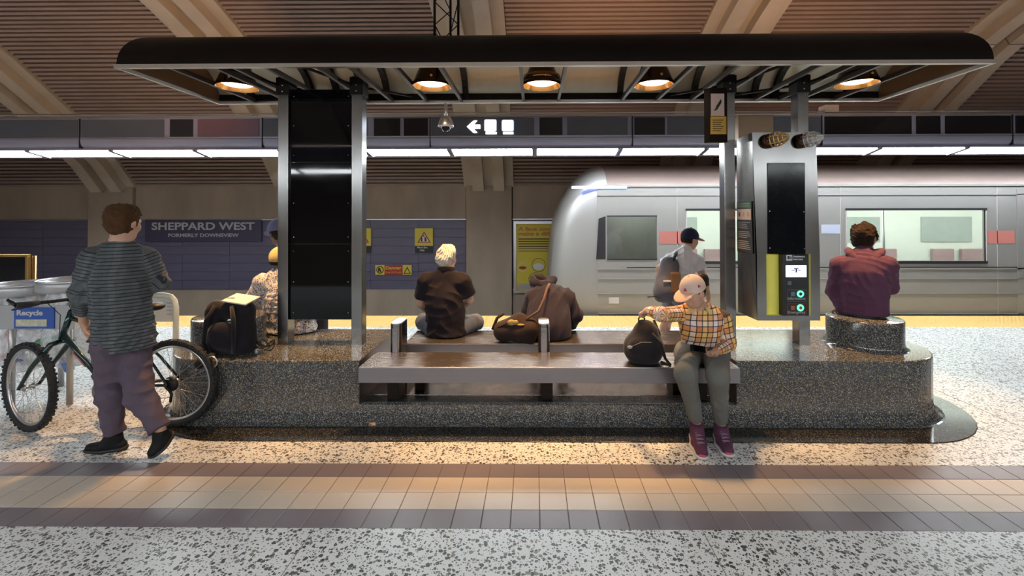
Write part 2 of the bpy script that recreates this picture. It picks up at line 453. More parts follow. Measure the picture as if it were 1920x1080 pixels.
# ================================================================= CEILING
PROF = [(11.0,2.27),(10.5,2.87),(9.5,3.73),(8.3,4.56),(7.9,4.76),(7.3,4.98),(6.4,5.26),(5.0,5.55),(3.6,5.72),(2.45,5.76)]
def arc_at(s):
    for (a, b) in zip(PROF[:-1], PROF[1:]):
        l = math.hypot(b[0]-a[0], b[1]-a[1])
        if s <= l: t = s/l; return (a[0]+(b[0]-a[0])*t, a[1]+(b[1]-a[1])*t), ((b[0]-a[0])/l, (b[1]-a[1])/l)
        s -= l
    return PROF[-1], (-1, 0)
TOT = sum(math.hypot(b[0]-a[0], b[1]-a[1]) for a, b in zip(PROF[:-1], PROF[1:]))
def off(p, t, d): return (p[0]-t[1]*d, p[1]+t[0]*d)       # offset inward (down, towards the platform)
cm = MB()
def sweep_strip(m, x0, x1, s0, s1, d0, d1, step=.35):
    """solid strip following the vault between arc lengths, from offset d0 (outer) to d1 (inner)"""
    n = max(1, int((s1-s0)/step)); vs = []
    for i in range(n+1):
        p, t = arc_at(s0+(s1-s0)*i/n)
        a = off(p, t, d0); b = off(p, t, d1)
        vs += [(x0, *a), (x1, *a), (x1, *b), (x0, *b)]
    fs = [(0,1,2,3), tuple(4*n+k for k in (3,2,1,0))]
    for i in range(n):
        o = 4*i
        fs += [(o+3, o+2, o+6, o+7), (o+1, o, o+4, o+5), (o, o+3, o+7, o+4), (o+2, o+1, o+5, o+6)]
    return m.add(vs, fs)
sweep_strip(cm, XL, XR, -0.0, TOT, -.12, -.06)
back = sweep_strip(MB(), XL, XR, 0, TOT, -.12, -.02)
cm.add([(v[0], 4.9-v[1], v[2]) for v in back.v], [f[::-1] for f in back.f])
ceiling = struct('ceiling', cm, M_dark)
ro = sweep_strip(MB(), XL, XR, 0, TOT-.1, 0, .03)
o = obj('slat_field', MB().add([(v[0], 4.9-v[1], v[2]) for v in ro.v], [f[::-1] for f in ro.f]), M_slat, ceiling); o['kind'] = 'stuff'
SP = .0985
NV = 47
def slat(x0, x1, s):
    p, t = arc_at(s); m = MB(); h = .0275
    a = (p[0]-t[0]*h, p[1]-t[1]*h); b = (p[0]+t[0]*h, p[1]+t[1]*h)
    a1, b1 = off(a, t, .02), off(b, t, .02); a0, b0 = off(a, t, -.03), off(b, t, -.03)
    m.prism([a0, b0, b1, a1], 0, x0, x1)
    return m
for bi in range(len(BAYX)-1):
    x0, x1 = BAYX[bi]+.60, BAYX[bi+1]-.60
    for k in range(NV): obj('slat', slat(x0, x1, .04+k*SP), M_slat, ceiling)
    rest = MB()
    s = .04+NV*SP
    while s < TOT-.05:
        q = slat(x0, x1, s); rest.add(q.v, q.f); s += SP
    o = obj('slat_run', rest, M_slat, ceiling); o['kind'] = 'stuff'
SJ = 3.84
for bx in BAYX:
    for (s0, s1, e) in ((.0, SJ-.012, .0), (SJ+.012, TOT, .0)):
        o = obj('beam', sweep_strip(MB(), bx-.59, bx+.59, s0, s1, -.05, .06), M_conc_beam, ceiling, merge=True)
        for (a, b) in ((-.37, -.10), (.12, .38)):
            obj('rib', sweep_strip(MB(), bx+a, bx+b, max(s0, .0)-(.0), s1, .055, .24), M_conc_beam, o, merge=True)
    # mirrored half over the rear track
    q = sweep_strip(MB(), bx-.59, bx+.59, 0, TOT, -.05, .1)
    obj('beam', MB().add([(v[0], 4.9-v[1], v[2]) for v in q.v], [f[::-1] for f in q.f]), M_conc_beam, ceiling)

# ================================================================= PLATFORM EDGE FASCIA (bulkhead over the edge)
def fascia_profile():
    pts = [(6.62, 2.70), (6.62, 3.00), (7.15, 3.00), (7.15, 2.47), (6.96, 2.47)]
    pts += [(6.64, 2.525), (6.66, 2.56)]
    for k in range(6):
        a = k/5*math.pi/2
        pts.append((6.66-.05*math.sin(a), 2.57+.10*(1-math.cos(a))))
    return pts
fm = MB().prism(fascia_profile()[::-1], 0, XL, XR)
fascia = struct('trim_1', fm, M_fascia)
obj('top_edge', MB().box(XL, XR, 6.60, 6.64, 2.985, 3.01), M_rimlight, fascia)
obj('top_cable', MB().tube([(XL, 6.66, 3.05), (XR, 6.66, 3.05)], .012, 6), M_rimlight, fascia)
obj('lower_edge', MB().box(XL, XR, 6.605, 6.625, 2.694, 2.703), M_rimlight, fascia)
# dark infill panels between dividers
px_div = [(-900,148,'s'),(152,310,'s'),(318,364,'d'),(370,488,'p'),(492,690,'s'),(700,752,'g'),(756,804,'g'),(808,1003,'s'),(1010,1056,'d'),(1062,1178,'s'),(1188,1248,'d'),(1250,1340,'s'),(1346,1540,'s'),(1544,1710,'g'),(1716,1764,'g'),(1770,1896,'g'),(1902,2800,'g')]
for (a, b, k) in px_div:
    xa, xb = at(a, 240, 6.62).x, at(b, 240, 6.62).x
    material = {'s': M_fascia_panel, 'd': M_train_black, 'p': M_fascia_purple, 'g': M_fascia_glass}[k]
    obj('panel', MB().box(xa+.012, xb-.012, 6.608, 6.63, 2.712, 2.965), material, fascia, bevel=.003)
for a in (148, 491, 806, 1186, 1542, 1900):
    x = at(a, 240, 6.6).x
    obj('joint', MB().box(x-.006, x+.006, 6.604, 6.66, 2.55, 2.98), M_dark, fascia)
# mirrored bulkhead over the other track
q = MB().prism(fascia_profile()[::-1], 0, XL, XR)
struct('trim_2', MB().add([(v[0], 4.9-v[1], v[2]) for v in q.v], [f[::-1] for f in q.f]), M_fascia)
# strip lights
SL = 1.243
xs0 = at(845, 285, 6.7).x
def strip(name, x, mirror=False):
    m = MB(); w = SL-.075
    P_ = [(6.662, 2.523), (6.945, 2.468), (6.95, 2.478), (6.66, 2.533)]
    P2 = [(6.655, 2.515), (6.668, 2.512), (6.672, 2.54), (6.655, 2.54)]
    f = (lambda y: 4.9-y) if mirror else (lambda y: y)
    m.prism([(f(a), b-.004) for a, b in P_], 0, 0, w)
    return m
first = None
for side in (0, 1):
    src = None
    for i in range(-8, 8):
        x = xs0+i*SL+.025
        if src is None:
            yb = 6.8 if not side else 4.9-6.8
            root = thing('strip_light', (x, yb, 2.47), 'long white fluorescent strip light in the row under the platform edge fascia' if not side else 'long white fluorescent strip light in the row over the rear platform edge', 'strip light',
                         'strip lights under the front fascia' if not side else 'strip lights under the rear fascia')
            m = strip('x', x, side == 1); m.v = [(v[0]+x, v[1], v[2]) for v in m.v]
            obj('diffuser', m, M_strip, root)
            for xx in (x-.022, x+SL-.072):
                P_ = [(6.645, 2.53), (6.65, 2.505), (6.955, 2.448), (6.955, 2.485), (6.66, 2.55)]
                obj('end_cap', MB().prism([((4.9-a) if side else a, b-.004) for a, b in P_], 0, xx, xx+.022), M_fascia, root)
            src = root
        else: dup(src, (x, src.location.y, 2.47))

# unseen cove lamps added on both bulkheads to brighten the vault above
M_added_cove = mat('added cove tube', (.9,.8,.7), .5, emis=(1.0,.84,.78), estr=COVE_W)
for yy, lab in ((6.95, 'front'), (4.9-6.95, 'rear')):
    for i in range(6):
        x = -13.2+i*5.2
        t = thing('added_cove_lamp', (x, yy, 3.0), 'added warm cove lamp, out of sight on top of the %s bulkhead' % lab, 'lamp', 'added cove lamps on the %s bulkhead' % lab)
        obj('tray', MB().box(x-2.4, x+2.4, yy-.09, yy+.09, 3.0, 3.03), M_fascia, t)
        obj('tube', MB().box(x-2.38, x+2.38, yy-.05, yy+.05, 3.032, 3.06), M_added_cove, t)

# ================================================================= SIGNS ON THE BACK WALL
p0, p1 = at(272, 412, 10.96), at(490, 453, 10.96)
sg = thing('station_sign', (0, 10.96, 1.2), 'dark plum station name sign reading SHEPPARD WEST FORMERLY DOWNSVIEW', 'sign')
sg.location = ((p0.x+p1.x)/2, 10.96, p1.z)
obj('sign_plate', MB().box(p0.x, p1.x, 10.955, 10.999, p1.z, p0.z), M_sign_plate, sg, bevel=.004)
def on_wall(sgn, body, a, b, y, h, mt, Y=10.95, bold=.0, name='lettering', spacing=1.0):
    A, Bp = at(a, y, Y), at(b, y, Y)
    hh = h/FPX*Y
    return text(name, body, Bp.x-A.x, hh, ((A.x+Bp.x)/2, Y, A.z), mt, sgn, bold=bold, spacing=spacing)
M_sign_letter = mat('station lettering', (.42,.42,.46), .5, noise=.02)
on_wall(sg, 'SHEPPARD WEST', 284, 477, 425, 14, M_sign_letter, bold=.006)
on_wall(sg, 'FORMERLY DOWNSVIEW', 315, 447, 441.5, 6.5, M_sign_letter, bold=.003)
def quad(a, b, c, d, Y, th=.006):
    """upright plate between pixels (a,c)-(b,d) at depth Y"""
    p, q = at(a, c, Y), at(b, d, Y)
    return MB().box(p.x, q.x, Y-th, Y, q.z, p.z)
def tri(pts, Y, th=.004):
    P_ = [at(x, y, Y) for x, y in pts]
    return MB().prism([(p.x, p.z) for p in P_], 1, Y-th, Y)
def mind_gap(ox, lab):
    p, q = at(778+ox, 428, 10.97), at(812+ox, 474, 10.97)
    s = thing('warning_sign', ((p.x+q.x)/2, 10.97, q.z), lab, 'sign')
    obj('sign_plate', quad(778+ox, 812+ox, 428, 461, 10.975, .012), M_yellow, s)
    obj('caption_plate', quad(778.5+ox, 811.5+ox, 461, 474, 10.975, .012), M_blackp, s)
    obj('warning_triangle', tri([(782.5+ox, 455), (808+ox, 455), (795.2+ox, 434)], 10.962), M_red, s)
    obj('triangle_field', tri([(786+ox, 453.3), (804.5+ox, 453.3), (795.2+ox, 438)], 10.957), M_white, s)
    fig = MB()
    for t in ([(789+ox,452.5),(792+ox,452.5),(792+ox,445),(789.8+ox,444.5)], [(796+ox,452.5),(800+ox,452.5),(799+ox,446),(796+ox,443)], [(793+ox,444),(795+ox,444),(795.4+ox,440.5),(793.4+ox,441)]):
        q2 = tri(t, 10.953, .003); fig.add(q2.v, q2.f)
    obj('pictogram', fig, M_blackp, s)
    on_wall(s, 'Mind the\nGap', 782+ox, 801+ox, 466.5, 3.6, M_white, 10.96, bold=.001)
mind_gap(0, 'yellow and black Mind the Gap sign right of the white-haired man\'s head height, near the pilaster'.replace(' right of the white-haired man\'s head height,', ' on the blue wall'))
mind_gap(-116, 'yellow and black warning sign partly hidden by the steel post')
p, q = at(704, 497, 10.97), at(772, 515, 10.97)
s = thing('danger_sign', ((p.x+q.x)/2, 10.97, q.z), 'small red and yellow Danger sign low on the blue wall', 'sign')
obj('sign_plate', quad(704, 772, 497, 515, 10.975, .012), M_yellow, s)
obj('red_field', quad(721, 755, 497, 515, 10.963, .004), M_red, s)
on_wall(s, 'Danger', 722.5, 752.5, 502.5, 6, M_yellow, 10.957, bold=.002)
on_wall(s, 'Keep Off Tracks', 723, 752, 510.5, 2.6, M_orange_sign, 10.957)
obj('warning_triangle', tri([(756.5, 513), (770.5, 513), (763.5, 500)], 10.962), M_blackp, s)
obj('triangle_field', tri([(759, 511.7), (768, 511.7), (763.5, 503.5)], 10.957), M_yellow, s)
c = at(712.5, 506, 10.962); rr = 7/FPX*10.96
obj('prohibition_ring', MB().lathe([(rr, 0), (rr*.8, 0), (rr*.8, .004), (rr, .004), (rr, 0)], c, 20, (0,-1,0)), M_blackp, s)
obj('pictogram', tri([(709.5, 502), (712, 501.5), (713.5, 505), (715.5, 510.5), (713, 511), (711.5, 507), (710, 510), (708.5, 509)], 10.962), M_blackp, s)
# yellow poster in a steel frame
p, q = at(963, 415, 10.97), at(1088, 549, 10.97)
po = thing('framed_poster', ((p.x+q.x)/2, 10.97, q.z), 'yellow face covering poster in a silver frame on the back wall', 'poster')
fr_ = MB(); t = .06
fr_.box(p.x, q.x, 10.93, 10.99, p.z-t, p.z); fr_.box(p.x, q.x, 10.93, 10.99, q.z, q.z+t); fr_.box(p.x, p.x+t, 10.93, 10.99, q.z+t, p.z-t); fr_.box(q.x-t, q.x, 10.93, 10.99, q.z+t, p.z-t)
obj('poster_frame', fr_, M_alu, po)
obj('poster_sheet', MB().box(p.x+t, q.x-t, 10.965, 10.985, q.z+t, p.z-t), M_yellow, po)
M_poster_txt = mat('poster orange print', (.50,.20,.03), .5, noise=.03); M_poster_dk = mat('poster dark print', (.10,.07,.02), .5, noise=.03)
on_wall(po, 'A face covering can', 972, 1080, 429.5, 7, M_poster_txt, 10.96, bold=.006)
on_wall(po, 'make a difference.', 972, 1072, 438.5, 7, M_poster_txt, 10.96, bold=.006)
for k in range(6):
    obj('text_line', quad(972, 1050-((k*17) % 23), 447+k*4.6, (449.2 if k < 4 else 448.3)+k*4.6, 10.964, .003), M_poster_dk, po)
for (cx, cy, r_, mt) in ((980, 500, 9.5, M_white), (1010, 497, 13, M_poster_dk), (1004, 524, 13, M_poster_dk)):
    c = at(cx, cy, 10.963); rr = r_/FPX*10.96
    obj('ring', MB().lathe([(rr, 0), (rr*.93, 0), (rr*.93, .003), (rr, .003), (rr, 0)], c, 28, (0,-1,0)), mt, po)
obj('mask_picture', MB().ball(at(980, 502, 10.963), 7/FPX*10.96, sc=(1,.03,.42)), M_red, po)
obj('face_picture', MB().ball(at(1010, 500, 10.963), 11/FPX*10.96, sc=(1,.03,.6)), M_white, po)
obj('footer_strip', quad(972, 1080, 532, 543, 10.964, .003), M_greyprint, po)
# lit exit symbols on the fascia
M_sign_lit = mat('lit sign white', (1,1,1), .5, emis=(1,1,.94), estr=5)
M_sign_litblue = mat('lit sign blue', (.3,.5,1), .5, emis=(.22,.48,1.), estr=3.2)
p = at(920, 240, 6.6)
s = thing('lit_direction_sign', (p.x, 6.6, 2.72), 'backlit white arrow and pictogram squares on the fascia', 'sign')
Yf = 6.606
obj('arrow', tri([(875.5,237.5),(888,226.3),(895,226.3),(887.5,234),(900.5,234),(900.5,241.3),(887.5,241.3),(895,249),(888,249)], Yf), M_sign_lit, s)
def rrect(x0, x1, y0, y1, Y, r=3, th=.004):
    pts = []
    for (cx, cy, a0) in ((x1-r, y0+r, -90), (x1-r, y1-r, 0), (x0+r, y1-r, 90), (x0+r, y0+r, 180)):
        for k in range(5):
            a = R(a0+k*22.5); pts.append((cx+r*math.cos(a), cy+r*math.sin(a)))
    return tri(pts, Y, th)
obj('pictogram_square', rrect(908.5, 930.5, 224.5, 246, Yf), M_sign_lit, s)
obj('pictogram_square', rrect(941, 963, 225, 246, Yf), M_sign_litblue, s)
obj('caption_bar', quad(911, 931, 247.7, 251.5, Yf, .004), M_sign_lit, s)
obj('caption_bar', quad(943.5, 962.5, 247.7, 251.5, Yf, .004), M_sign_lit, s)
wc = MB(); c = at(951, 236, Yf-.005)
wc.ball(at(951, 230, Yf-.006), .012, 8, 6, (1,.3,1)); wc.tube([at(951,231,Yf-.006), at(951,237,Yf-.006), at(955,237,Yf-.006), at(956.5,241,Yf-.006)], .007, 6)
wc.tube([at(951+5*math.cos(a), 238.5+4.6*math.sin(a), Yf-.006) for a in [R(v) for v in range(-20, 230, 25)]], .005, 6)
obj('wheelchair_symbol', wc, M_sign_lit, s)
jb = at(1557, 204, 6.68)
o = obj('junction_box', MB().box(jb.x-.10, jb.x+.10, 6.64, 6.80, 3.03, 3.14), M_greyprint, None, bevel=.005); tag(o, 'small grey junction box on top of the fascia', 'junction box')
# ================================================================= TERRAZZO ISLAND
YC = 3.93
island = thing('terrazzo_island', (.1, YC, 0), 'speckled black terrazzo seating island with rounded ends on the platform', 'plinth')
def stadium(xl, xr, d, r, left_round=True, right_round=True, n=20):
    pts = []
    if right_round: pts += [(xr+(r+d)*math.cos(a), YC+(r+d)*math.sin(a)) for a in [R(-90+180*k/n) for k in range(n+1)]]
    else: pts += [(xr, YC-r-d), (xr, YC+r+d)]
    if left_round: pts += [(xl+(r+d)*math.cos(a), YC+(r+d)*math.sin(a)) for a in [R(90+180*k/n) for k in range(n+1)]]
    else: pts += [(xl, YC+r+d), (xl, YC-r-d)]
    return pts
def loft(xl, xr, r, prof, lr, rr_):
    m = MB(); rings = []
    for (d, z) in prof:
        P_ = stadium(xl, xr, d, r, lr, rr_); rings.append([(x, y, z) for x, y in P_])
    n = len(rings[0]); vs = [v for rg in rings for v in rg]; fs = []
    for i in range(len(rings)-1):
        for k in range(n): fs.append((i*n+k, i*n+(k+1)%n, (i+1)*n+(k+1)%n, (i+1)*n+k))
    m.add(vs, fs, False); o = len(vs)
    m.f.append(tuple(range((len(rings)-1)*n, len(rings)*n))); m.sm.append(False)
    m.f.append(tuple(range(n))[::-1]); m.sm.append(False)
    return m
cove = [(.075, .004), (.055, .009), (.030, .022), (.012, .045), (.002, .085), (0, .11)]
HB = .470
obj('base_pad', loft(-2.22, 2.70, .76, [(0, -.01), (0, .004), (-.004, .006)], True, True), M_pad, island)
XA, XB = -1.316, 1.516
topb = [(0, HB-.012), (-.004, HB-.003), (-.012, HB)]
obj('end_block', loft(-2.5, XA, .48, cove+topb, True, False), M_black, island)
obj('end_block', loft(XB, 2.75, .48, cove+topb, False, True), M_black, island)
obj('low_step', loft(XA, XB, .48, cove+[(0, .138), (-.004, .144), (-.01, .146)], False, False), M_black, island)
obj('added_step_plate', MB().box(XA+.006, XB-.006, 3.62, 4.40, .146, .149), brushed('added mirror plate', (.50,.50,.52), .12, axis=0, var=.08), island)  # plate added to mirror a bright band under the bench
obj('step_dark_reflection', MB().box(XA+.006, XB-.006, 3.485, 3.618, .146, .1475), M_pad, island)  # dark strip stands in for the bench underside mirrored in the step
M_liner = brushed('recess liner', (.10,.065,.05), .3, axis=1, metal=.7)
obj('side_liner', MB().box(XA, XA+.004, YC-.47, YC+.47, .147, HB-.004), M_liner, island)
obj('side_liner', MB().box(XB-.004, XB, YC-.47, YC+.47, .147, HB-.004), M_liner, island)
def drum(cx, cy, r, lab):
    m = MB(); z0, z1 = HB, .705
    m.lathe([(r+.03, z0), (r+.012, z0+.01), (r+.003, z0+.03), (r, z0+.05), (r, z1-.01), (r-.003, z1-.003), (r-.01, z1), (.001, z1)], (cx, cy, 0), 56)
    o = obj('drum_seat', m, M_black); o.location = (0, 0, 0)
    return tag(o, lab, 'stool')
drum(-2.63, 3.95, .275, 'round black terrazzo drum seat behind the black backpack')
drum(2.78, 3.90, .272, 'round black terrazzo drum seat the man in the plum hoodie sits on')

# ================================================================= BENCHES
def bench(name, x0, x1, y0, y1, zt, th, lab):
    b = thing(name, ((x0+x1)/2, (y0+y1)/2, .146), lab, 'bench')
    obj('seat', MB().box(x0, x1, y0+.003, y1, zt-th, zt), M_steel_dk, b, bevel=.004)
    obj('edge_band', MB().box(x0+.001, x1-.001, y0-.003, y0+.003, zt-th+.002, zt-.006), M_bench_edge, b)
    return b
b1 = bench('metal_bench', -1.285, 1.50, 3.36, 3.73, .452, .115, 'long low steel bench with a wide flat seat facing the camera')
for x in (-1.08, .10, 1.28):
    obj('leg', MB().box(x-.045, x+.045, 3.52, 3.70, .149, .337), M_frame_dk, b1, bevel=.004)
b2 = bench('metal_bench', -1.12, 1.50, 3.975, 4.43, .452, .115, 'long low steel bench facing the tracks, behind the first bench')
for x in (-1.02, .10, 1.28):
    obj('leg', MB().box(x-.045, x+.045, 4.1, 4.30, .149, .337), M_frame_dk, b2, bevel=.004)
# stadium-shaped stub posts between the benches
def stub(cx, lab, grp=None):
    t = thing('stub_post', (cx, 3.85, .146), lab, 'post', grp)
    w, l = .047, .115
    P_ = []
    for (cy, a0) in ((3.85+l-w, 0), (3.85-l+w, 180)):
        for k in range(11): a = R(a0+18*k); P_.append((cx+w*math.cos(a), cy+w*math.sin(a)))
    obj('post', MB().prism(P_, 2, .146, .672, True), M_steel, t)
    obj('cap', MB().prism([(cx+(x-cx)*.92, 3.85+(y-3.85)*.97) for x, y in P_], 2, .672, .680, True), M_alu, t)
    obj('inset_strip', MB().box(cx-.022, cx+.022, 3.85-l-.004, 3.85-l+.01, .36, .64), M_bench_edge, t, bevel=.003)
    obj('bolt', MB().ball((cx, 3.85-l-.004, .60), .006, 8, 6), M_screw, t)
stub(-1.13, 'short steel stub post by the left end of the benches')
stub(.085, 'short steel stub post in front of the slumped man')
stub(1.31, 'short steel stub post behind the woman in the plaid shirt')

# ================================================================= SHELTER
CX0, CX1, CYF, CYR, CZ, CRise = -3.10, 3.36, 3.37, 4.49, 2.69, .36
shelter = thing('canopy_shelter', (.1, YC, HB), 'dark barrel-vaulted canopy on steel posts over the benches', 'shelter')
CYM, CA = (CYF+CYR)/2, (CYR-CYF)/2
def vault_pts(a, b, n=24): return [(CYM-a*math.cos(math.pi*k/n), CZ+b*math.sin(math.pi*k/n)) for k in range(n+1)]
outer = vault_pts(CA, CRise)
inner = vault_pts(CA-.02, CRise-.02)
m = MB(); vs = []; n = len(outer)
for x in (CX0, CX1): vs += [(x, *p) for p in outer]
m.add(vs, [(i, i+1, n+i+1, n+i) for i in range(n-1)], True)
for x, fl_ in ((CX0, 1), (CX1, -1)):
    m.add([(x, *p) for p in outer], [tuple(range(n))[::fl_]])
obj('roof_shell', m, M_frame_dk, shelter)
m = MB(); vs = []
for x in (CX0+.02, CX1-.02): vs += [(x, *p) for p in inner]
m.add(vs, [(i+1, i, n+i, n+i+1) for i in range(n-1)], True)
obj('roof_lining', m, M_vault, shelter)
M_endl = mat('end lining', (.20,.10,.05), .4, metal=.4, noise=.1)
for x, s_ in ((CX0+.02, 1), (CX1-.02, -1)): obj('end_lining', MB().add([(x, *p) for p in inner], [tuple(range(n))[::s_]]), M_endl, shelter)
obj('front_rim', MB().box(CX0-.01, CX1+.01, CYF-.012, CYF+.02, CZ-.028, CZ), M_rimlight, shelter)
obj('rear_rim', MB().box(CX0-.01, CX1+.01, CYR-.02, CYR+.012, CZ-.028, CZ), M_rimlight, shelter)
obj('rear_flange', MB().box(CX0, CX1, CYR-.03, CYR-.015, CZ, CZ+.07), M_frame_dk, shelter)
obj('front_flange', MB().box(CX0, CX1, CYF+.022, CYF+.035, CZ, CZ+.06), M_frame_dk, shelter)
for x in (CX0-.01, CX1-.015):
    obj('side_rim', MB().box(x, x+.025, CYF+.02, CYR-.02, CZ-.028, CZ), M_rimlight, shelter)
LX = [at(445,158,YC).x, at(810,158,YC).x, at(1016,158,YC).x, at(1226,158,YC).x, at(1606,158,YC).x]
for x in LX:
    for d in (-.17, .17):
        obj('crossbar', MB().box(x+d-.013, x+d+.013, CYF+.02, CYR-.02, CZ-.02, CZ+.02), M_bar, shelter, bevel=.002)
POSTX = [at(541, 640, 3.97).x, at(673, 640, 3.93).x, at(1368, 640, 3.90).x, at(1506, 640, 3.90).x]
for x in POSTX:
    for d in (-.12, .12):
        obj('crossbar', MB().box(x+d-.013, x+d+.013, CYF+.02, CYR-.02, CZ-.02, CZ+.02), M_bar, shelter, bevel=.002)
def arch(x, w=.05, d=.05):
    m = MB(); a = vault_pts(CA-.025, CRise-.025, 16); b = vault_pts(CA-.025-d, CRise-.025-d, 16)
    n = len(a); vs = []
    for xx in (x-w/2, x+w/2): vs += [(xx, *p) for p in a] + [(xx, *p) for p in b]
    fs = []
    for i in range(n-1):
        fs += [(i, i+1, n+i+1, n+i), (2*n+i+1, 2*n+i, 3*n+i, 3*n+i+1), (n+i, n+i+1, 3*n+i+1, 3*n+i), (i+1, i, 2*n+i, 2*n+i+1)]
    return m.add(vs, fs)
for x in (POSTX[0]-.03, POSTX[0]+.22, POSTX[1]-.16, POSTX[1]+.08, at(872,150,4.4).x, at(1164,150,4.4).x, POSTX[2]-.10, POSTX[2]+.16, POSTX[3]-.14, POSTX[3]+.06, -2.75, 3.02):
    obj('arch_rib', arch(x), M_frame_dk, shelter)
# diagonal braces from post heads to the rims
for x in POSTX:
    for d in (-.33, .33):
        obj('brace', MB().tube([(x, YC, CZ-.02), (x+d, CYF+.05 if d*x > 0 else CYR-.05, CZ+.03)], .012, 8), M_frame_dk, shelter)
for i, x in enumerate(POSTX):
    w = .045; yd = .055
    ps = obj('post', MB().box(x-w, x+w, YC-yd, YC+yd, HB, CZ+.06), M_steel, shelter, bevel=.004)
    obj('base_plate', MB().box(x-w-.004, x+w+.004, YC-yd-.004, YC+yd+.004, HB, HB+.006), M_steel, ps)
    obj('post_collar', MB().box(x-w-.012, x+w+.012, YC-yd-.012, YC+yd+.012, CZ-.10, CZ+.05), M_frame_dk, ps, bevel=.004)
    for z in (CZ-.07, CZ-.02):
        obj('screw', MB().ball((x, YC-yd-.012, z), .007, 8, 6), M_screw, ps)

# black display panel between the left posts
xa, xb = POSTX[0]+.045, POSTX[1]-.045
dp = thing('display_panel', ((xa+xb)/2, YC, .68), 'tall glossy black display panel between two steel posts', 'panel')
zs = [.675, 1.32, 2.02, 2.645]
for k in range(3):
    pn = obj('panel_section', MB().box(xa, xb, YC-.03, YC+.03, zs[k]+.0015, zs[k+1]-.0015), M_gloss_black, dp, bevel=.002)
    for z in (zs[k]+.06, zs[k+1]-.06, (zs[k]+zs[k+1])/2):
        for x in (xa+.035, xb-.035):
            obj('screw', MB().ball((x, YC-.031, z), .0055, 8, 6), M_screw, pn)

# ================================================================= BELL LAMPS
M_lamp_body = M_lamp_out
def bell_lamp(x, lab, tilt=0.0, ring=False):
    c = Vector((x, YC, CZ+.0))
    t = thing('bell_lamp', c, lab, 'lamp', None)
    z0 = -.02
    prof = [(.163, z0), (.166, z0+.012), (.160, z0+.03), (.150, z0+.05), (.135, z0+.09), (.115, z0+.14), (.10, z0+.19), (.098, z0+.25), (.085, z0+.265), (.02, z0+.27)]
    obj('shade', MB().lathe(prof, c, 36), M_lamp_out, t)
    obj('reflector', MB().lathe([(.163, z0), (.150, z0+.02), (.132, z0+.06), (.10, z0+.10), (.07, z0+.12), (.001, z0+.125)], c, 36), M_lamp_in, t)
    obj('lens', MB().lathe([(.001, z0+.016), (.100, z0+.024), (.130, z0+.040), (.11, z0+.070), (.001, z0+.09)], c, 28), M_lamp_glow, t)
    obj('hanger', MB().tube([c+Vector((0,0,z0+.26)), c+Vector((0,0,CRise-.03))], .014, 8), M_lamp_out, t)
    for a in (40, 160, 280):
        obj('clip', MB().ball(c+Vector((.150*math.cos(R(a)), .150*math.sin(R(a)), z0+.055)), .011, 8, 6), M_brass, t)
    if ring: obj('trim_ring', MB().lathe([(.152, z0+.045), (.160, z0+.05), (.160, z0+.085), (.142, z0+.09)], c, 36), mat('polished lamp ring', (.25,.12,.05), .08, metal=1), t)
    ld = bpy.data.lights.new('lamp_light', 'SPOT'); ld.energy = LAMP_W; ld.color = (1.0, .55, .21); ld.spot_size = R(64); ld.spot_blend = .45; ld.shadow_soft_size = .07
    lo = bpy.data.objects.new('lamp_light', ld); COL.objects.link(lo); lo.parent = t; lo.location = (0, 0, z0+.008)
labs = ['lit bell lamp under the canopy, leftmost and beyond the black display panel', 'lit bell lamp under the canopy, second of the five from the left', 'lit bell lamp with a polished ring, middle one under the canopy', 'lit bell lamp under the canopy just left of the stair warning sign', 'lit bell lamp under the canopy, rightmost and above the plum hoodie']
for x, l in zip(LX, labs): bell_lamp(x, l, ring=(l == labs[2]))
# unseen warm uplights added on the canopy roof to light the vault
for i, (x, l) in enumerate([(-2.6, 'added amber uplight hidden on the canopy roof at its left end'), (.9, 'added amber uplight hidden on the canopy roof above the middle'), (2.9, 'added amber uplight hidden on the canopy roof at its right end')]):
    t = thing('added_roof_uplight', (x, 4.15, 3.02), l, 'lamp')
    c = Vector((x, 4.15, 3.005))
    obj('housing', MB().lathe([(.06, 0), (.075, .02), (.075, .075), (.06, .08)], c, 20), M_frame_dk, t)
    obj('lens', MB().lathe([(.058, .078), (.001, .079)], c, 20), mat('added uplight lens', (1,.6,.2), .4, emis=(1,.45,.12), estr=4), t)
    ld = bpy.data.lights.new('uplight', 'SPOT'); ld.energy = UP_W; ld.color = (1.0, .50, .20); ld.spot_size = R(70); ld.spot_blend = 1; ld.shadow_soft_size = .06
    lo = bpy.data.objects.new('uplight', ld); COL.objects.link(lo); lo.parent = t; lo.location = (0, 0, .12)
    lo.rotation_euler = (Vector([(-7.8, 7.7, 4.83), (1.3, 7.1, 5.0), (5.1, 7.3, 4.98)][i])-Vector((x, 4.15, 3.14))).to_track_quat('-Z', 'Y').to_euler()
# lattice mast
mt = thing('lattice_mast', (at(840,40,4.0).x, 4.0, CZ+CRise-.01), 'black triangular lattice mast rising from the canopy roof', 'mast')
cx = at(840, 40, 4.0).x
L3 = [(cx-.105, 3.94), (cx+.10, 3.94), (cx+.0, 4.12)]
zb, zt_ = CZ+CRise-.04, 5.40
for (x, y) in L3: obj('chord', MB().tube([(x, y, zb), (x, y, zt_)], .011, 8), M_frame_dk, mt)
lac = MB(); k = 0; z = zb
while z < zt_-.2:
    for i in range(3):
        a, b = L3[i], L3[(i+1) % 3]
        if k % 2: a, b = b, a
        lac.tube([(a[0], a[1], z), (b[0], b[1], z+.2)], .005, 5)
    z += .2; k += 1
obj('lacing', lac, M_frame_dk, mt)
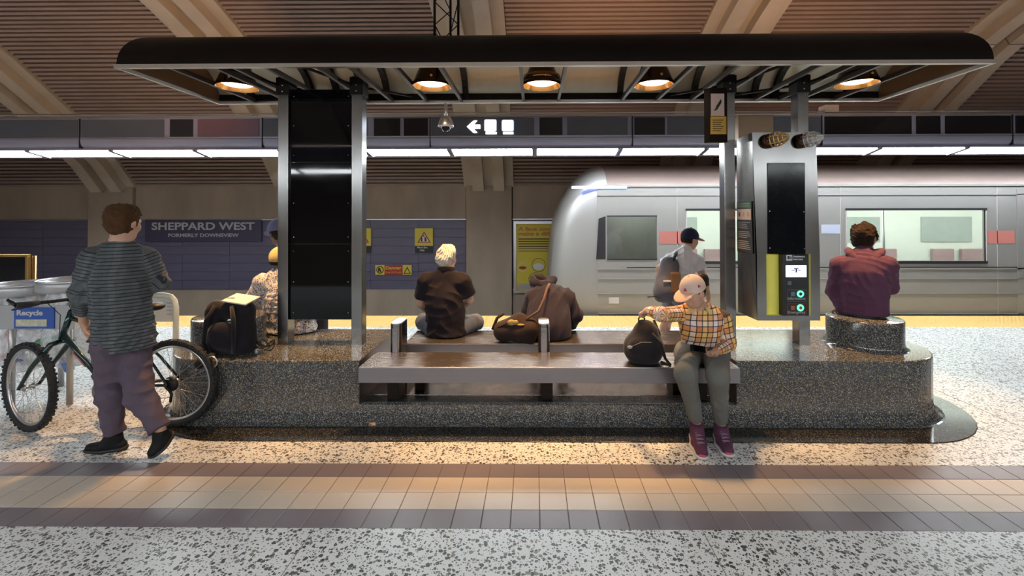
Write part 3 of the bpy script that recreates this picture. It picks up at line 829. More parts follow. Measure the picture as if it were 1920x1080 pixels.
# CCTV dome under the rear rim
cc = at(836, 240, CYR)
cv = thing('dome_camera', (cc.x, CYR, 2.40), 'grey dome security camera hanging under the canopy\'s rear rim', 'camera')
obj('stem', MB().tube([(cc.x, CYR, CZ-.028), (cc.x, CYR, 2.50)], .016, 10), M_rimlight, cv)
obj('housing', MB().lathe([(.02, 2.535), (.045, 2.53), (.06, 2.50), (.072, 2.465), (.078, 2.44), (.074, 2.43), (.02, 2.43)], (cc.x, CYR, 0), 28), M_alu, cv)
obj('dome', MB().lathe([(.045, 2.432), (.043, 2.415), (.03, 2.392), (.001, 2.383)], (cc.x, CYR, 0), 24), M_gloss_black, cv)

# ================================================================= INTERCOM KIOSK
KX0, KX1, KY0, KY1, KZ0, KZ1 = at(1420,600,3.58).x, at(1538,600,3.58).x, 3.58, 3.90, at(1480,601,3.58).z, at(1470,248,3.58).z
kx0t, kx1t = at(1410,248,3.58).x, at(1530,248,3.58).x
kiosk = thing('intercom_kiosk', ((KX0+KX1)/2, (KY0+KY1)/2, KZ0), 'stainless steel intercom kiosk with a dark screen and yellow call recess', 'kiosk')
def kpt(u, v, y=KY0):  # u,v in pixels of the front face
    q = at(u, v, KY0); return q
body = MB()
# front face with an opening for the yellow recess (frame of boxes)
cav_x0, cav_x1 = at(1437, 530, KY0).x, at(1520, 530, KY0).x
cav_z0, cav_z1 = at(1480, 592, KY0).z, at(1480, 476, KY0).z
body.add([(KX0,KY0,KZ0),(KX1,KY0,KZ0),(KX1,KY0,cav_z0),(KX0,KY0,cav_z0)], [(0,1,2,3)])
body.add([(KX0,KY0,cav_z0),(cav_x0,KY0,cav_z0),(cav_x0,KY0,cav_z1),(KX0,KY0,cav_z1)], [(0,1,2,3)])
body.add([(cav_x1,KY0,cav_z0),(KX1,KY0,cav_z0),(KX1,KY0,cav_z1),(cav_x1,KY0,cav_z1)], [(0,1,2,3)])
body.add([(KX0,KY0,cav_z1),(KX1,KY0,cav_z1),(kx1t,KY0,KZ1),(kx0t,KY0,KZ1)], [(0,1,2,3)])
xl_b = at(1384, 590, KY1).x; xl_t = at(1381, 250, KY1).x
V = [(KX0,KY0,KZ0),(kx0t,KY0,KZ1),(xl_t,KY1,KZ1),(xl_b,KY1,KZ0),(KX1,KY0,KZ0),(kx1t,KY0,KZ1),(kx1t,KY1,KZ1),(KX1,KY1,KZ0)]
body.add(V, [(0,1,2,3),(4,7,6,5),(1,5,6,2),(0,3,7,4),(3,2,6,7)])
body.add([(cav_x0,KY0,cav_z0),(cav_x1,KY0,cav_z0),(cav_x1,KY0+.12,cav_z0),(cav_x0,KY0+.12,cav_z0)], [(0,1,2,3)])
obj('body', body, M_steel, kiosk)
# curved yellow recess
cur = MB(); prof = []
for k in range(13):
    a = math.pi*k/12
    prof.append(((cav_x0+cav_x1)/2-(cav_x1-cav_x0)/2*math.cos(a), KY0+.055*math.sin(a)))
vs = [(x, y, z) for z in (cav_z0, cav_z1) for x, y in prof]; n = len(prof)
cur.add(vs, [(i, i+1, n+i+1, n+i) for i in range(n-1)], True)
cur.add([(x, y, cav_z1) for x, y in prof], [tuple(range(n))]); cur.add([(x, y, cav_z0+.001) for x, y in prof], [tuple(range(n))[::-1]])
obj('yellow_recess', cur, M_kyellow, kiosk)
def kbox(a, b, c, d, y0, y1, name, mt, parent=kiosk, bevel=.0):
    p, q = at(a, c, KY0), at(b, d, KY0)
    return obj(name, MB().box(p.x, q.x, y0, y1, q.z, p.z), mt, parent, bevel=bevel)
scr = kbox(1438.5, 1509, 305.5, 476, KY0-.010, KY0+.002, 'dark_screen', mat('kiosk dark screen', (.004,.005,.008), .12, spec=.2, noise=.1), bevel=.002)
for (u, v) in ((1441.5,309.5),(1505.5,310.5),(1443,396),(1507,397),(1443.5,465),(1508,466)):
    obj('screw', MB().ball(at(u, v, KY0-.011), .0055, 8, 6), M_screw, scr)
ic = kbox(1466.5, 1516.5, 477, 592, KY0-.004, KY0+.10, 'intercom_panel', M_blackp, bevel=.002)
yk = KY0-.006
def ktext(body_, a, b, y, h, mt, par, **k):
    A, Bp = at(a, y, yk), at(b, y, yk)
    return text('lettering', body_, Bp.x-A.x, h/FPX*yk, ((A.x+Bp.x)/2, yk, A.z), mt, par, **k)
M_kwhite = mat('kiosk print', (.62,.64,.66), .5, noise=.02)
kbox(1473.5, 1484.5, 478, 488.5, yk-.001, yk+.004, 'intercom_symbol', M_kwhite, ic)
kbox(1475.5, 1479.5, 480, 486, yk-.0025, yk+.002, 'symbol_mark', M_blackp, ic); kbox(1481, 1483, 480.5, 486, yk-.0025, yk+.002, 'symbol_mark', M_blackp, ic)
ktext('Assistance', 1487, 1509, 481, 3.6, M_kwhite, ic, bold=.0004)
ktext('Intercom', 1487, 1505, 486, 3.6, M_kwhite, ic, bold=.0004)
sc_ = kbox(1472.5, 1511, 497.5, 519, yk-.002, yk+.003, 'lit_screen', mat('kiosk lit screen', (.8,.85,1), .4, emis=(.78,.85,1.), estr=1.3), ic)
M_emblem = mat('emblem purple', (.10,.03,.14), .5, noise=.03)
kbox(1483, 1489.5, 505.8, 507.4, yk-.004, yk-.001, 'emblem', M_emblem, ic); kbox(1494, 1500.5, 505.8, 507.4, yk-.004, yk-.001, 'emblem', M_emblem, ic)
def ktri(pts, name, mt, par, y=yk, th=.003):
    P_ = [at(u, v, KY0) for u, v in pts]
    return obj(name, MB().prism([(p.x, p.z) for p in P_], 1, y-th, y), mt, par)
ktri([(1487.5,502.5),(1496,502.5),(1496,504.5),(1493,504.5),(1493,510),(1491.7,511.5),(1490.4,510),(1490.4,504.5),(1487.5,504.5)], 'emblem', M_emblem, ic, yk-.001)
kbox(1476, 1483, 527, 534, yk-.001, yk+.004, 'sensor_window', mat('sensor blue', (.10,.16,.22), .3, noise=.1), ic)
M_green = mat('green call light', (.1,.8,.4), .4, emis=(.08,.9,.35), estr=2.2); M_grn_in = mat('call button centre', (.02,.05,.03), .3, noise=.1)
for (yy, lab, sqm, frm) in ((551, 'Information', mat('info square', (.12,.18,.28), .4, noise=.03), mat('grey outline', (.12,.12,.13), .4, noise=.03)), (577, 'Emergency', mat('emergency square', (.40,.10,.07), .4, noise=.03), mat('red outline', (.30,.03,.02), .4, noise=.03))):
    for bx_ in ((1475, 1512, yy-8, yy-7.3), (1475, 1512, yy+13.3, yy+14), (1475, 1475.7, yy-8, yy+14), (1511.3, 1512, yy-8, yy+14)):
        kbox(*bx_, yk-.001, yk+.004, 'outline', frm, ic)
    kbox(1482.5, 1489.5, yy-4, yy+4, yk-.001, yk+.004, 'call_square', sqm, ic)
    c = at(1500.5, yy, yk); r1 = 6.2/FPX*yk
    obj('call_ring', MB().lathe([(r1, 0), (r1, .005), (r1*.55, .007), (r1*.5, 0)], c, 20, (0,-1,0)), M_green, ic)
    obj('call_button', MB().lathe([(r1*.55, 0), (r1*.5, .008), (.0005, .009)], c, 16, (0,-1,0)), M_grn_in if yy == 551 else mat('emergency button', (.45,.12,.05), .4, noise=.03), ic)
    ktext(lab, 1477, 1510, yy+8.7, 5.2, M_greyprint, ic, bold=.0003)
# notice on the left side face of the kiosk (the face runs from the front-left edge back to the post)
def side_pt(u, z, out=.002):
    """u: 0 at the back edge, 1 at the front edge of the left face"""
    f = (z-KZ0)/(KZ1-KZ0)
    a = Vector((xl_b+(xl_t-xl_b)*f, KY1, z)); b = Vector((KX0+(kx0t-KX0)*f, KY0, z))
    nrm = Vector((-(a.y-b.y), -(b.x-a.x), 0)).normalized()
    return a+(b-a)*u + nrm*out
def side_plate(u0, u1, z0, z1, out, name, mt, par=kiosk):
    A = [side_pt(u0, z0, out), side_pt(u1, z0, out), side_pt(u1, z1, out), side_pt(u0, z1, out)]
    Bq = [side_pt(u0, z0, out-.003), side_pt(u1, z0, out-.003), side_pt(u1, z1, out-.003), side_pt(u0, z1, out-.003)]
    return obj(name, MB().add(A+Bq, [(0,1,2,3),(4,7,6,5),(0,4,5,1),(1,5,6,2),(2,6,7,3),(3,7,4,0)]), mt, par)
zt0 = at(1398, 378, 3.72).z; zb0 = at(1398, 474, 3.72).z; dz = zt0-zb0
nt_ = side_plate(.02, .90, zb0, zt0, .006, 'notice_board', M_blackp)
side_plate(.04, .88, zt0-dz*.13, zt0-.004, .008, 'notice_header', M_green_print, nt_)
side_plate(.06, .86, zt0-dz*.355, zt0-dz*.145, .008, 'notice_picture', M_pink, nt_)
for k, u in enumerate((.20, .45, .72)):
    side_plate(u-.04, u+.04, zt0-dz*.29, zt0-dz*.21, .010, 'notice_figure', M_orange_sign if k else M_red, nt_)
for k in range(15):
    if k in (4, 9): continue
    side_plate(.10, .80-((k*13) % 7)*.03, zt0-dz*(.40+k*.037)-.005, zt0-dz*(.40+k*.037), .008, 'notice_line', M_greyprint, nt_)
for k in (0, 1): side_plate(.10, .80, zt0-dz*(.035+k*.045)-.005, zt0-dz*(.035+k*.045), .010, 'notice_line', M_greyprint, nt_)
# brown junction housing behind the kiosk
o = obj('equipment_box', MB().box(at(1384,230,4.0).x, at(1450,230,4.0).x, 3.99, 4.2, at(1400,262,4.0).z, at(1400,216,4.0).z), mat('bronze box', (.20,.13,.08), .35, metal=.6, noise=.15), None, bevel=.006)
tag(o, 'bronze equipment box fixed between the posts above the steel kiosk', 'equipment box')
# caged lamps on top of the kiosk face
def cage_lamp(px, py, lab, mt, tip):
    c = at(px-13, py+2, KY0-.01); ax = Vector((.62, -.72, .10)).normalized()
    c = Vector((c.x, KY0-.012, c.z))
    t = thing('caged_lamp', c, lab, 'lamp')
    obj('base', MB().lathe([(.001, -.02), (.055, -.02), (.055, .02), (.048, .03), (.001, .03)], c, 20, ax), M_lamp_out, t)
    obj('glass', MB().lathe([(.034, .03), (.038, .06), (.036, .10), (.024, .135), (.001, .15)], c, 18, ax), mat('cage lamp glass '+lab[:5], (.25,.20,.13) if mt is M_brass else (.55,.52,.45), .15, noise=.2), t)
    cg = MB()
    u = ax.orthogonal().normalized(); w = ax.cross(u)
    for (h, r_) in ((.035, .052), (.065, .055), (.095, .050), (.122, .038)):
        cg.tube([c+ax*h+(u*math.cos(a)+w*math.sin(a))*r_ for a in [2*math.pi*k/20 for k in range(20)]], .0045, 6, closed=True)
    for k in range(6):
        a = math.pi*k/3; d = u*math.cos(a)+w*math.sin(a)
        cg.tube([c+ax*h+d*r_ for h, r_ in ((.01,.05),(.065,.056),(.095,.051),(.122,.038),(.15,.015),(.157,.0))], .004, 6)
    obj('cage', cg, mt, t)
cage_lamp(1452, 263, 'bronze caged lamp on the kiosk top, nearer the post', M_brass, 0)
cage_lamp(1514, 263, 'silver caged lamp on the kiosk top right corner', M_alu, 0)

# blade sign on the post: stair symbol and amber notice
bs = thing('blade_sign', at(1345, 262, 3.80), 'bronze blade sign with a pink stair symbol and amber notice', 'sign')
a0, a1 = at(1331, 262, 3.70), at(1364, 262, 3.86)
def bplate(t0, t1, v0, v1, out, th, name, mt, par=bs):
    """plate on the sign face, t along face 0..1, v in pixels"""
    d = (a1-a0); nrm = Vector((d.y, -d.x, 0)).normalized()
    def P__(t, v, o_):
        q = a0+d*t; z = CAM_H+(HOR-v)/FPX*q.y
        return Vector((q.x, q.y, z))+nrm*o_
    A = [P__(t0, v1, out), P__(t1, v1, out), P__(t1, v0, out), P__(t0, v0, out)]
    Bq = [p_-nrm*th for p_ in A]
    return obj(name, MB().add(A+Bq, [(0,1,2,3),(4,7,6,5),(0,4,5,1),(1,5,6,2),(2,6,7,3),(3,7,4,0)]), mt, par), P__
bo, PB = bplate(0, 1.0, 166, 268, 0, .05, 'sign_box', M_frame_dk)
bplate(.06, .80, 177, 219, .004, .004, 'symbol_plate', M_pink)
bplate(.02, .90, 220, 253, .006, .004, 'amber_notice', M_orange_sign)
m = MB()
pp = [PB(.18, 210, .007), PB(.30, 205, .007), PB(.34, 200, .007), PB(.60, 187, .007), PB(.62, 194, .007), PB(.38, 207, .007)]
m.add(pp+[p_+Vector((0,.003,0)) for p_ in pp], [tuple(range(6))]+[(i, (i+1) % 6, 6+(i+1) % 6, 6+i) for i in range(6)])
obj('stair_symbol', m, M_blackp, bs)
for k in range(6): bplate(.12, .72-(k % 3)*.07, 226+k*4, 227.2+k*4, .008, .002, 'text_line', M_bar)
# ================================================================= TRAIN
TY0, TY1, TZ0, TZS, TZT = 7.24, 10.3, -1.0, 2.02, 2.42
train = thing('subway_train', (8.0, (TY0+TY1)/2, -1.04), 'silver subway train with a curved cab end standing at the platform', 'train')
def tx(px): return at(px, 450, TY0).x
XN = tx(1120)            # where the curved nose begins
XE = 15.8
# side wall (near side) with openings
wins = [(tx(1288), tx(1478), .83, 1.62, 'w'), (tx(1588), tx(1848), .83, 1.62, 'w'), (tx(2150), tx(2400), .83, 1.62, 'w')]
doors = [(tx(1500), tx(1572)), (tx(1905), tx(2075)), (tx(2450), tx(2600))]
cabw = (XN+.15, tx(1232), .85, 1.55)
holes = sorted([(a, b, z0, z1) for a, b, z0, z1, _ in wins]+[(cabw[0], cabw[1], cabw[2], cabw[3])]+[(d0+.16+k*((d1-d0)/2), d0-.0+(k+1)*((d1-d0)/2)-.16+.08, .75, 1.62) for d0, d1 in doors[1:] for k in (0, 1)])
sd = MB()
th = .05
sd.box(XN, XE, TY0, TY0+th, TZ0, .74)
sd.box(XN, XE, TY0, TY0+th, 1.63, TZS)
prev = XN
for (a, b, z0, z1) in holes:
    sd.box(prev, a, TY0, TY0+th, .74, 1.63)
    if z0 > .745: sd.box(a, b, TY0, TY0+th, .74, z0)
    if z1 < 1.625: sd.box(a, b, TY0, TY0+th, z1, 1.63)
    prev = b
sd.box(prev, XE, TY0, TY0+th, .74, 1.63)
obj('side_wall', sd, M_train, train)
# raised belt mouldings and body joints
for z, h_ in ((.70, .022), (.55, .006), (1.86, .012), (.0, .006), (.32, .006)):
    obj('side_moulding', MB().box(XN, XE, TY0-.012, TY0, z, z+h_), M_train, train)
obj('sill_line', MB().box(tx(1175), XE, TY0-.006, TY0+.0, .725, .737), M_train_black, train)
for px in (1270, 1490, 1576, 1870, 2090):
    obj('body_joint', MB().box(tx(px)-.006, tx(px)+.006, TY0-.004, TY0+.001, -.2, TZS), M_greyprint, train)
for (a, b, z0, z1, _) in wins:
    f = obj('window_frame', MB().box(a-.02, b+.02, TY0-.012, TY0+.02, z1, z1+.035), M_train_black, train)
    obj('window_sill', MB().box(a-.02, b+.02, TY0-.012, TY0+.02, z0-.045, z0), M_train_black, train)
    obj('window_edge', MB().box(a-.02, a, TY0-.006, TY0+.02, z0, z1), M_greyprint, train); obj('window_edge', MB().box(b, b+.02, TY0-.006, TY0+.02, z0, z1), M_greyprint, train)
    obj('pane', MB().box(a, b, TY0+.018, TY0+.024, z0, z1), M_glass, f)
f = obj('window_frame', MB().box(cabw[0], cabw[1], TY0-.008, TY0+.02, 1.53, 1.55), M_train_black, train)
obj('window_sill', MB().box(cabw[0], cabw[1], TY0-.008, TY0+.02, .85, .87), M_train_black, train)
obj('pane', MB().box(cabw[0], cabw[1], TY0+.018, TY0+.024, .85, 1.55), M_glass, f)
for d0, d1 in doors[1:]:
    for k in (0, 1):
        a = d0+k*(d1-d0)/2; b = a+(d1-d0)/2
        o = obj('door_leaf', MB().box(a+.01, b-.01, TY0-.012, TY0-.0, 0, .74).box(a+.01, a+.15, TY0-.012, TY0, .74, 1.95).box(b-.09, b-.01, TY0-.012, TY0, .74, 1.95).box(a+.15, b-.09, TY0-.012, TY0, 1.63, 1.95), M_train, train)
        obj('pane', MB().box(a+.15, b-.09, TY0+.0, TY0+.008, .75, 1.63), M_glass, o)
# red band
for (a, b) in ((tx(1236), tx(1284)), (tx(1852), tx(1902))):
    obj('red_band', MB().box(a, b, TY0-.004, TY0, 1.10, 1.30), M_train_red, train)
obj('blue_band', MB().box(tx(1540), tx(1575), TY0-.003, TY0, 1.26, 1.40), mat('faint blue band', (.38,.42,.55), .4, noise=.03), train)
# roof
rp = [(TY0, TZS)]
for k in range(1, 9):
    a = math.pi/2*k/8; rp.append((TY0+.55*math.sin(a)*1.0, TZS+.30*(1-math.cos(a))**.8))
rp = [(TY0, TZS), (TY0+.05, TZS+.10), (TY0+.16, TZS+.20), (TY0+.35, TZS+.30), (TY0+.7, TZS+.38), (TY0+1.5, TZT), (TY1-.7, TZS+.38), (TY1-.35, TZS+.30), (TY1-.16, TZS+.20), (TY1, TZS)]
m = MB(); n = len(rp); vs = [(XN+.15, *p) for p in rp]+[(XE, *p) for p in rp]
m.add(vs, [(i, i+1, n+i+1, n+i) for i in range(n-1)], True)
obj('roof', m, M_train_roof, train)
obj('far_wall', MB().box(XN, XE, TY1-.05, TY1, TZ0, TZS), M_train, train)
obj('rain_gutter', MB().box(XN+.1, XE, TY0-.018, TY0+.01, TZS-.02, TZS+.012), M_train, train)
# interior
obj('cabin_lining', MB().box(XN+.1, XE, TY1-.12, TY1-.06, 0, 2.0), M_train_in, train)
obj('cab_screen', MB().box(XN+.1, XN+1.2, TY0+.75, TY0+.80, 0, 2.0), M_greyprint, train)
obj('cabin_floor', MB().box(XN, XE, TY0+.06, TY1-.06, -.05, 0), M_greyprint, train)
obj('cabin_ceiling', MB().box(XN, XE, TY0+.06, TY1-.06, 2.03, 2.06), M_train_in, train)
obj('cabin_lamp', MB().box(XN+1.4, XE, TY0+.9, TY0+1.05, 2.0, 2.03).box(XN+1.4, XE, TY1-1.05, TY1-.9, 2.0, 2.03), M_train_light, train)
obj('cab_lamp', MB().box(XN+.3, XN+1.0, TY0+.3, TY0+.45, 2.0, 2.03), M_train_light, train)
obj('cab_bulkhead', MB().box(XN+1.25, XN+1.3, TY0+.06, TY1-.06, 0, 2.03), M_train_in, train)
for k in range(9):
    x = tx(1310)+k*1.15
    obj('pole', MB().tube([(x, TY0+.75 if k % 2 else TY1-.8, 0), (x, TY0+.75 if k % 2 else TY1-.8, 2.03)], .017, 8), M_alu, train)
for k in range(12):
    x = tx(1300)+k*.62
    if k in (3, 4, 9): continue
    obj('seat', MB().box(x, x+.46, TY1-.55, TY1-.13, .38, .46).box(x, x+.46, TY1-.20, TY1-.13, .46, .80), mat('seat red', (.40,.27,.29), .6, noise=.1) if 'seat red' not in MATS else MATS['seat red'], train, bevel=.01)
M_far_win = mat('far window glass', (.42,.46,.45), .15, noise=.1)
for k in range(6):
    x = tx(1300)+k*2.0
    obj('far_window', MB().box(x, x+1.1, TY1-.14, TY1-.12, .95, 1.50), M_far_win, train)
# nose: rounded cab front lofted in plan and elevation
nose = MB(); NS = 12
XF = tx(1032)
def nose_ring(t):
    # t 0 at body, 1 at tip
    e = math.sqrt(max(0, 1-t*t))
    ring = []
    w = (TY1-TY0)/2; yc = (TY0+TY1)/2
    ww = w*(.62+.38*e)
    for (y, z) in RING:
        fy = (y-yc)/w
        zt = z
        if z > .2: zt = .2+(z-.2)*(.45+.55*e) if t > 0 else z
        ring.append((0, yc+fy*ww, zt))
    return ring
RING = [(TY0, TZ0), (TY0, -.4), (TY0, .1), (TY0, .7), (TY0, 1.2), (TY0, 1.6), (TY0, TZS), (TY0+.05, TZS+.10), (TY0+.16, TZS+.20), (TY0+.35, TZS+.30), (TY0+.7, TZS+.38), (TY0+1.5, TZT), (TY1-.7, TZS+.38), (TY1-.35, TZS+.30), (TY1-.16, TZS+.20), (TY1, TZS), (TY1, 1.2), (TY1, .1), (TY1, TZ0)]
vs = []; n = len(RING)
for i in range(NS+1):
    t = math.sin(math.pi/2*i/NS)
    X = XN+.15-(XN+.15-XF)*(t if True else 0)
    rg = nose_ring(t)
    # lower body reaches further forward than the top (raked screen)
    for (x, y, z) in rg:
        rake = max(0, (z-.4))*.10*t
        back = .25*max(0, -(z+.2))*t
        vs.append((X+rake+back, y, z))
fs = [(i*n+k, i*n+k+1, (i+1)*n+k+1, (i+1)*n+k) for i in range(NS) for k in range(n-1)] + [tuple(NS*n+k for k in range(n))]
nose.add(vs, fs, True)
obj('cab_nose', nose, M_train, train)
# dark side quarter window on the nose and marker lamp on the roof edge
obj('quarter_window', MB().add([(XN-.02,TY0-.004,.86),(XN+.13,TY0-.004,.86),(XN+.13,TY0-.004,1.54),(XN+.02,TY0-.004,1.50)], [(0,1,2,3)]), M_train_black, train)
ml = at(1121, 354, TY0+.12)
obj('marker_lamp', MB().box(at(1071,354,TY0+.12).x, at(1172,354,TY0+.12).x, TY0-.02, TY0+.03, ml.z+.0, ml.z+.035), M_bluelight, train)
obj('number_plate', MB().box(tx(1141), tx(1160), TY0-.006, TY0, at(1150,569,TY0).z, at(1150,558,TY0).z), M_white, train)
# ================================================================= SMOOTH BODIES (distance fields turned into continuous meshes)
def V3(p): return np.array([p[0], p[1], p[2]], dtype=np.float64)
def unit(v): v = V3(v); return v/np.linalg.norm(v)
class Field:
    def __init__(s, lo, hi, h):
        s.h = h; s.lo = V3(lo); s.n = np.ceil((V3(hi)-s.lo)/h).astype(int)+1
        s.f = np.full(s.n, 1.0, dtype=np.float32)
    def sub(s, lo, hi):
        a = np.maximum(0, np.floor((V3(lo)-s.lo)/s.h).astype(int)); b = np.minimum(s.n, np.ceil((V3(hi)-s.lo)/s.h).astype(int)+1)
        if np.any(b <= a): return None
        sl = tuple(slice(a[i], b[i]) for i in range(3))
        X = [(s.lo[i]+np.arange(a[i], b[i])*s.h).astype(np.float32) for i in range(3)]
        return sl, X[0][:, None, None], X[1][None, :, None], X[2][None, None, :]
    def put(s, fn, lo, hi, k=.02, op='u'):
        m = max(.035, k*1.2)
        q = s.sub(V3(lo)-m, V3(hi)+m)
        if q is None: return
        sl, X, Y, Z = q
        d = fn(X, Y, Z).astype(np.float32); f = s.f[sl]
        if op == 's': d = -d; h = np.maximum(k-np.abs(f-d), 0)/k; s.f[sl] = np.maximum(f, d)+h*h*k*.25; return
        h = np.maximum(k-np.abs(f-d), 0)/k
        s.f[sl] = np.minimum(f, d)-h*h*k*.25
    def cap(s, a, b, ra, rb=None, k=.02, op='u', n=None, flat=1.):
        """tapered capsule; n/flat squash it along direction n"""
        rb = ra if rb is None else rb; a = V3(a); b = V3(b); ab = b-a; L2 = max(1e-9, ab@ab)
        nn = None if n is None else unit(n)
        def fn(X, Y, Z):
            px, py, pz = X-a[0], Y-a[1], Z-a[2]
            t = np.clip((px*ab[0]+py*ab[1]+pz*ab[2])/L2, 0, 1)
            qx, qy, qz = px-t*ab[0], py-t*ab[1], pz-t*ab[2]
            if nn is not None:
                w = (qx*nn[0]+qy*nn[1]+qz*nn[2])*(1/flat-1)
                qx, qy, qz = qx+w*nn[0], qy+w*nn[1], qz+w*nn[2]
            d = np.sqrt(qx*qx+qy*qy+qz*qz)-(ra+(rb-ra)*t)
            return d*(1 if nn is None else max(flat, .6))
        r = max(ra, rb)
        s.put(fn, np.minimum(a, b)-r, np.maximum(a, b)+r, k, op)
        return s
    def ell(s, c, r, F=None, k=.02, op='u'):
        """ellipsoid, radii r along the frame F (rows: side, forward, up)"""
        c = V3(c); F = np.eye(3) if F is None else F
        def fn(X, Y, Z):
            px, py, pz = X-c[0], Y-c[1], Z-c[2]
            q = [(px*F[i][0]+py*F[i][1]+pz*F[i][2])/r[i] for i in range(3)]
            k0 = np.sqrt(q[0]**2+q[1]**2+q[2]**2)+1e-9
            k1 = np.sqrt((q[0]/r[0])**2+(q[1]/r[1])**2+(q[2]/r[2])**2)+1e-9
            return k0*(k0-1)/k1
        R_ = max(r); s.put(fn, c-R_, c+R_, k, op); return s
    def cut(s, p, n, lo=None, hi=None):
        """remove everything on the side the normal n points to"""
        p = V3(p); n = unit(n)
        q = s.sub(s.lo if lo is None else lo, s.lo+s.n*s.h if hi is None else hi)
        if q is None: return s
        sl, X, Y, Z = q
        d = (X-p[0])*n[0]+(Y-p[1])*n[1]+(Z-p[2])*n[2]
        s.f[sl] = np.maximum(s.f[sl], d.astype(np.float32)); return s
    def ripple(s, amp, freq, seed=0, stretch=(1,1,1), lo=None, hi=None):
        rs = np.random.RandomState(seed)
        q = s.sub(s.lo if lo is None else lo, s.lo+s.n*s.h if hi is None else hi)
        sl, X, Y, Z = q; f = s.f[sl]
        m = np.abs(f) < amp*3+s.h*2.5
        idx = np.argwhere(m); P = [A[tuple(0 if A.shape[i] == 1 else idx[:, i] for i in range(3))] for A in (X, Y, Z)]
        acc = np.zeros(len(idx))
        wx = .35*np.sin(P[2]*freq*.45+1.3*seed)+.35*np.sin(P[0]*freq*.5+seed)
        for _ in range(7):
            d = rs.randn(3)*np.array(stretch); d /= np.linalg.norm(rs.randn(3))*.0+np.linalg.norm(d)
            fr_ = freq*rs.uniform(.6, 1.7)
            acc += np.sin((P[0]*d[0]+P[1]*d[1]+P[2]*d[2])*fr_+rs.uniform(0, 6.28)+wx*1.5)
        f[m] += (acc/7*2.0*amp).astype(np.float32)
        s.f[sl] = f; return s
    def folds(s, amp, seed=0, freq=30, droop=.55):
        """cloth creases: warped ridges, sharp crests with soft valleys"""
        rs = np.random.RandomState(seed+100)
        f = s.f; m = np.abs(f) < amp*4+s.h*2.5
        idx = np.argwhere(m); p = idx*s.h+s.lo
        w = np.stack([np.sin(p@(rs.randn(3)*9)+rs.uniform(0, 6.28)) for _ in range(3)], 1)*.035
        q = p+w; acc = np.zeros(len(p)); tot = 0
        for i in range(6):
            d = rs.randn(3)*np.array([1, 1, droop]); d /= np.linalg.norm(d)
            fr_ = freq*rs.uniform(.7, 1.9); a = 1/(1+.25*i)
            mask = .5+.5*np.sin(p@(rs.randn(3)*8)+rs.uniform(0, 6.28))
            acc += a*mask*(1-2*np.abs(np.sin((q@d)*fr_+rs.uniform(0, 6.28)))**.8); tot += a*.5
        f[m] += (-acc/tot*amp).astype(np.float32); s.f = f; return s
    def mesh(s):
        f = s.f; ins = (f < 0)
        c = np.zeros(np.array(f.shape)-1, dtype=np.int8)
        for i in (0, 1):
            for j in (0, 1):
                for k in (0, 1):
                    c += ins[i:f.shape[0]-1+i, j:f.shape[1]-1+j, k:f.shape[2]-1+k]
        act = (c > 0) & (c < 8)
        idx = np.argwhere(act); N_ = len(idx)
        vid = np.full(act.shape, -1, dtype=np.int32); vid[act] = np.arange(N_)
        cor = np.array([(i, j, k) for i in (0, 1) for j in (0, 1) for k in (0, 1)])
        val = np.stack([f[idx[:, 0]+a, idx[:, 1]+b, idx[:, 2]+d] for a, b, d in cor], 1)
        acc = np.zeros((N_, 3)); cnt = np.zeros(N_)
        for a in range(8):
            for b in range(a+1, 8):
                if np.abs(cor[a]-cor[b]).sum() != 1: continue
                va, vb = val[:, a], val[:, b]; m = (va < 0) != (vb < 0)
                t = np.where(m, va/np.where(m, va-vb, 1), 0)
                acc += m[:, None]*(cor[a]+(cor[b]-cor[a])*t[:, None]); cnt += m
        P = (idx+acc/cnt[:, None])*s.h+s.lo
        Q = []
        for ax in range(3):
            sh = [slice(0, f.shape[i]-1) if i == ax else slice(1, f.shape[i]-1) for i in range(3)]
            sh2 = [slice(1, f.shape[i]) if i == ax else slice(1, f.shape[i]-1) for i in range(3)]
            A, B_ = ins[tuple(sh)], ins[tuple(sh2)]
            e = np.argwhere(A != B_)
            if len(e) == 0: continue
            pos = A[tuple(e.T)]
            e = e+np.array([0 if i == ax else 1 for i in range(3)])
            u, v = [(1, 2), (2, 0), (0, 1)][ax]
            U = np.zeros(3, int); U[u] = 1; W = np.zeros(3, int); W[v] = 1
            q = np.stack([vid[tuple((e-U-W).T)], vid[tuple((e-W).T)], vid[tuple(e.T)], vid[tuple((e-U).T)]], 1)
            q[~pos] = q[~pos][:, ::-1]
            Q.append(q)
        Q = np.concatenate(Q); Q = Q[(Q >= 0).all(1)]
        return P, Q
def obj_np(name, P, Q, material, parent=None, attr=None):
    me = bpy.data.meshes.new(name)
    off = np.array(wloc(parent)) if parent is not None else np.zeros(3)
    P = P-off
    me.vertices.add(len(P)); me.vertices.foreach_set('co', P.astype(np.float32).ravel())
    me.loops.add(len(Q)*4); me.loops.foreach_set('vertex_index', Q.astype(np.int32).ravel())
    me.polygons.add(len(Q)); me.polygons.foreach_set('loop_start', (np.arange(len(Q))*4).astype(np.int32))
    me.update(calc_edges=True)
    me.polygons.foreach_set('use_smooth', np.ones(len(Q), bool))
    if attr is not None:
        a = me.attributes.new('cloth', 'FLOAT_VECTOR', 'POINT'); a.data.foreach_set('vector', attr.astype(np.float32).ravel())
    me.materials.append(material)
    o = bpy.data.objects.new(name, me); COL.objects.link(o)
    if parent is not None: o.parent = parent
    return o
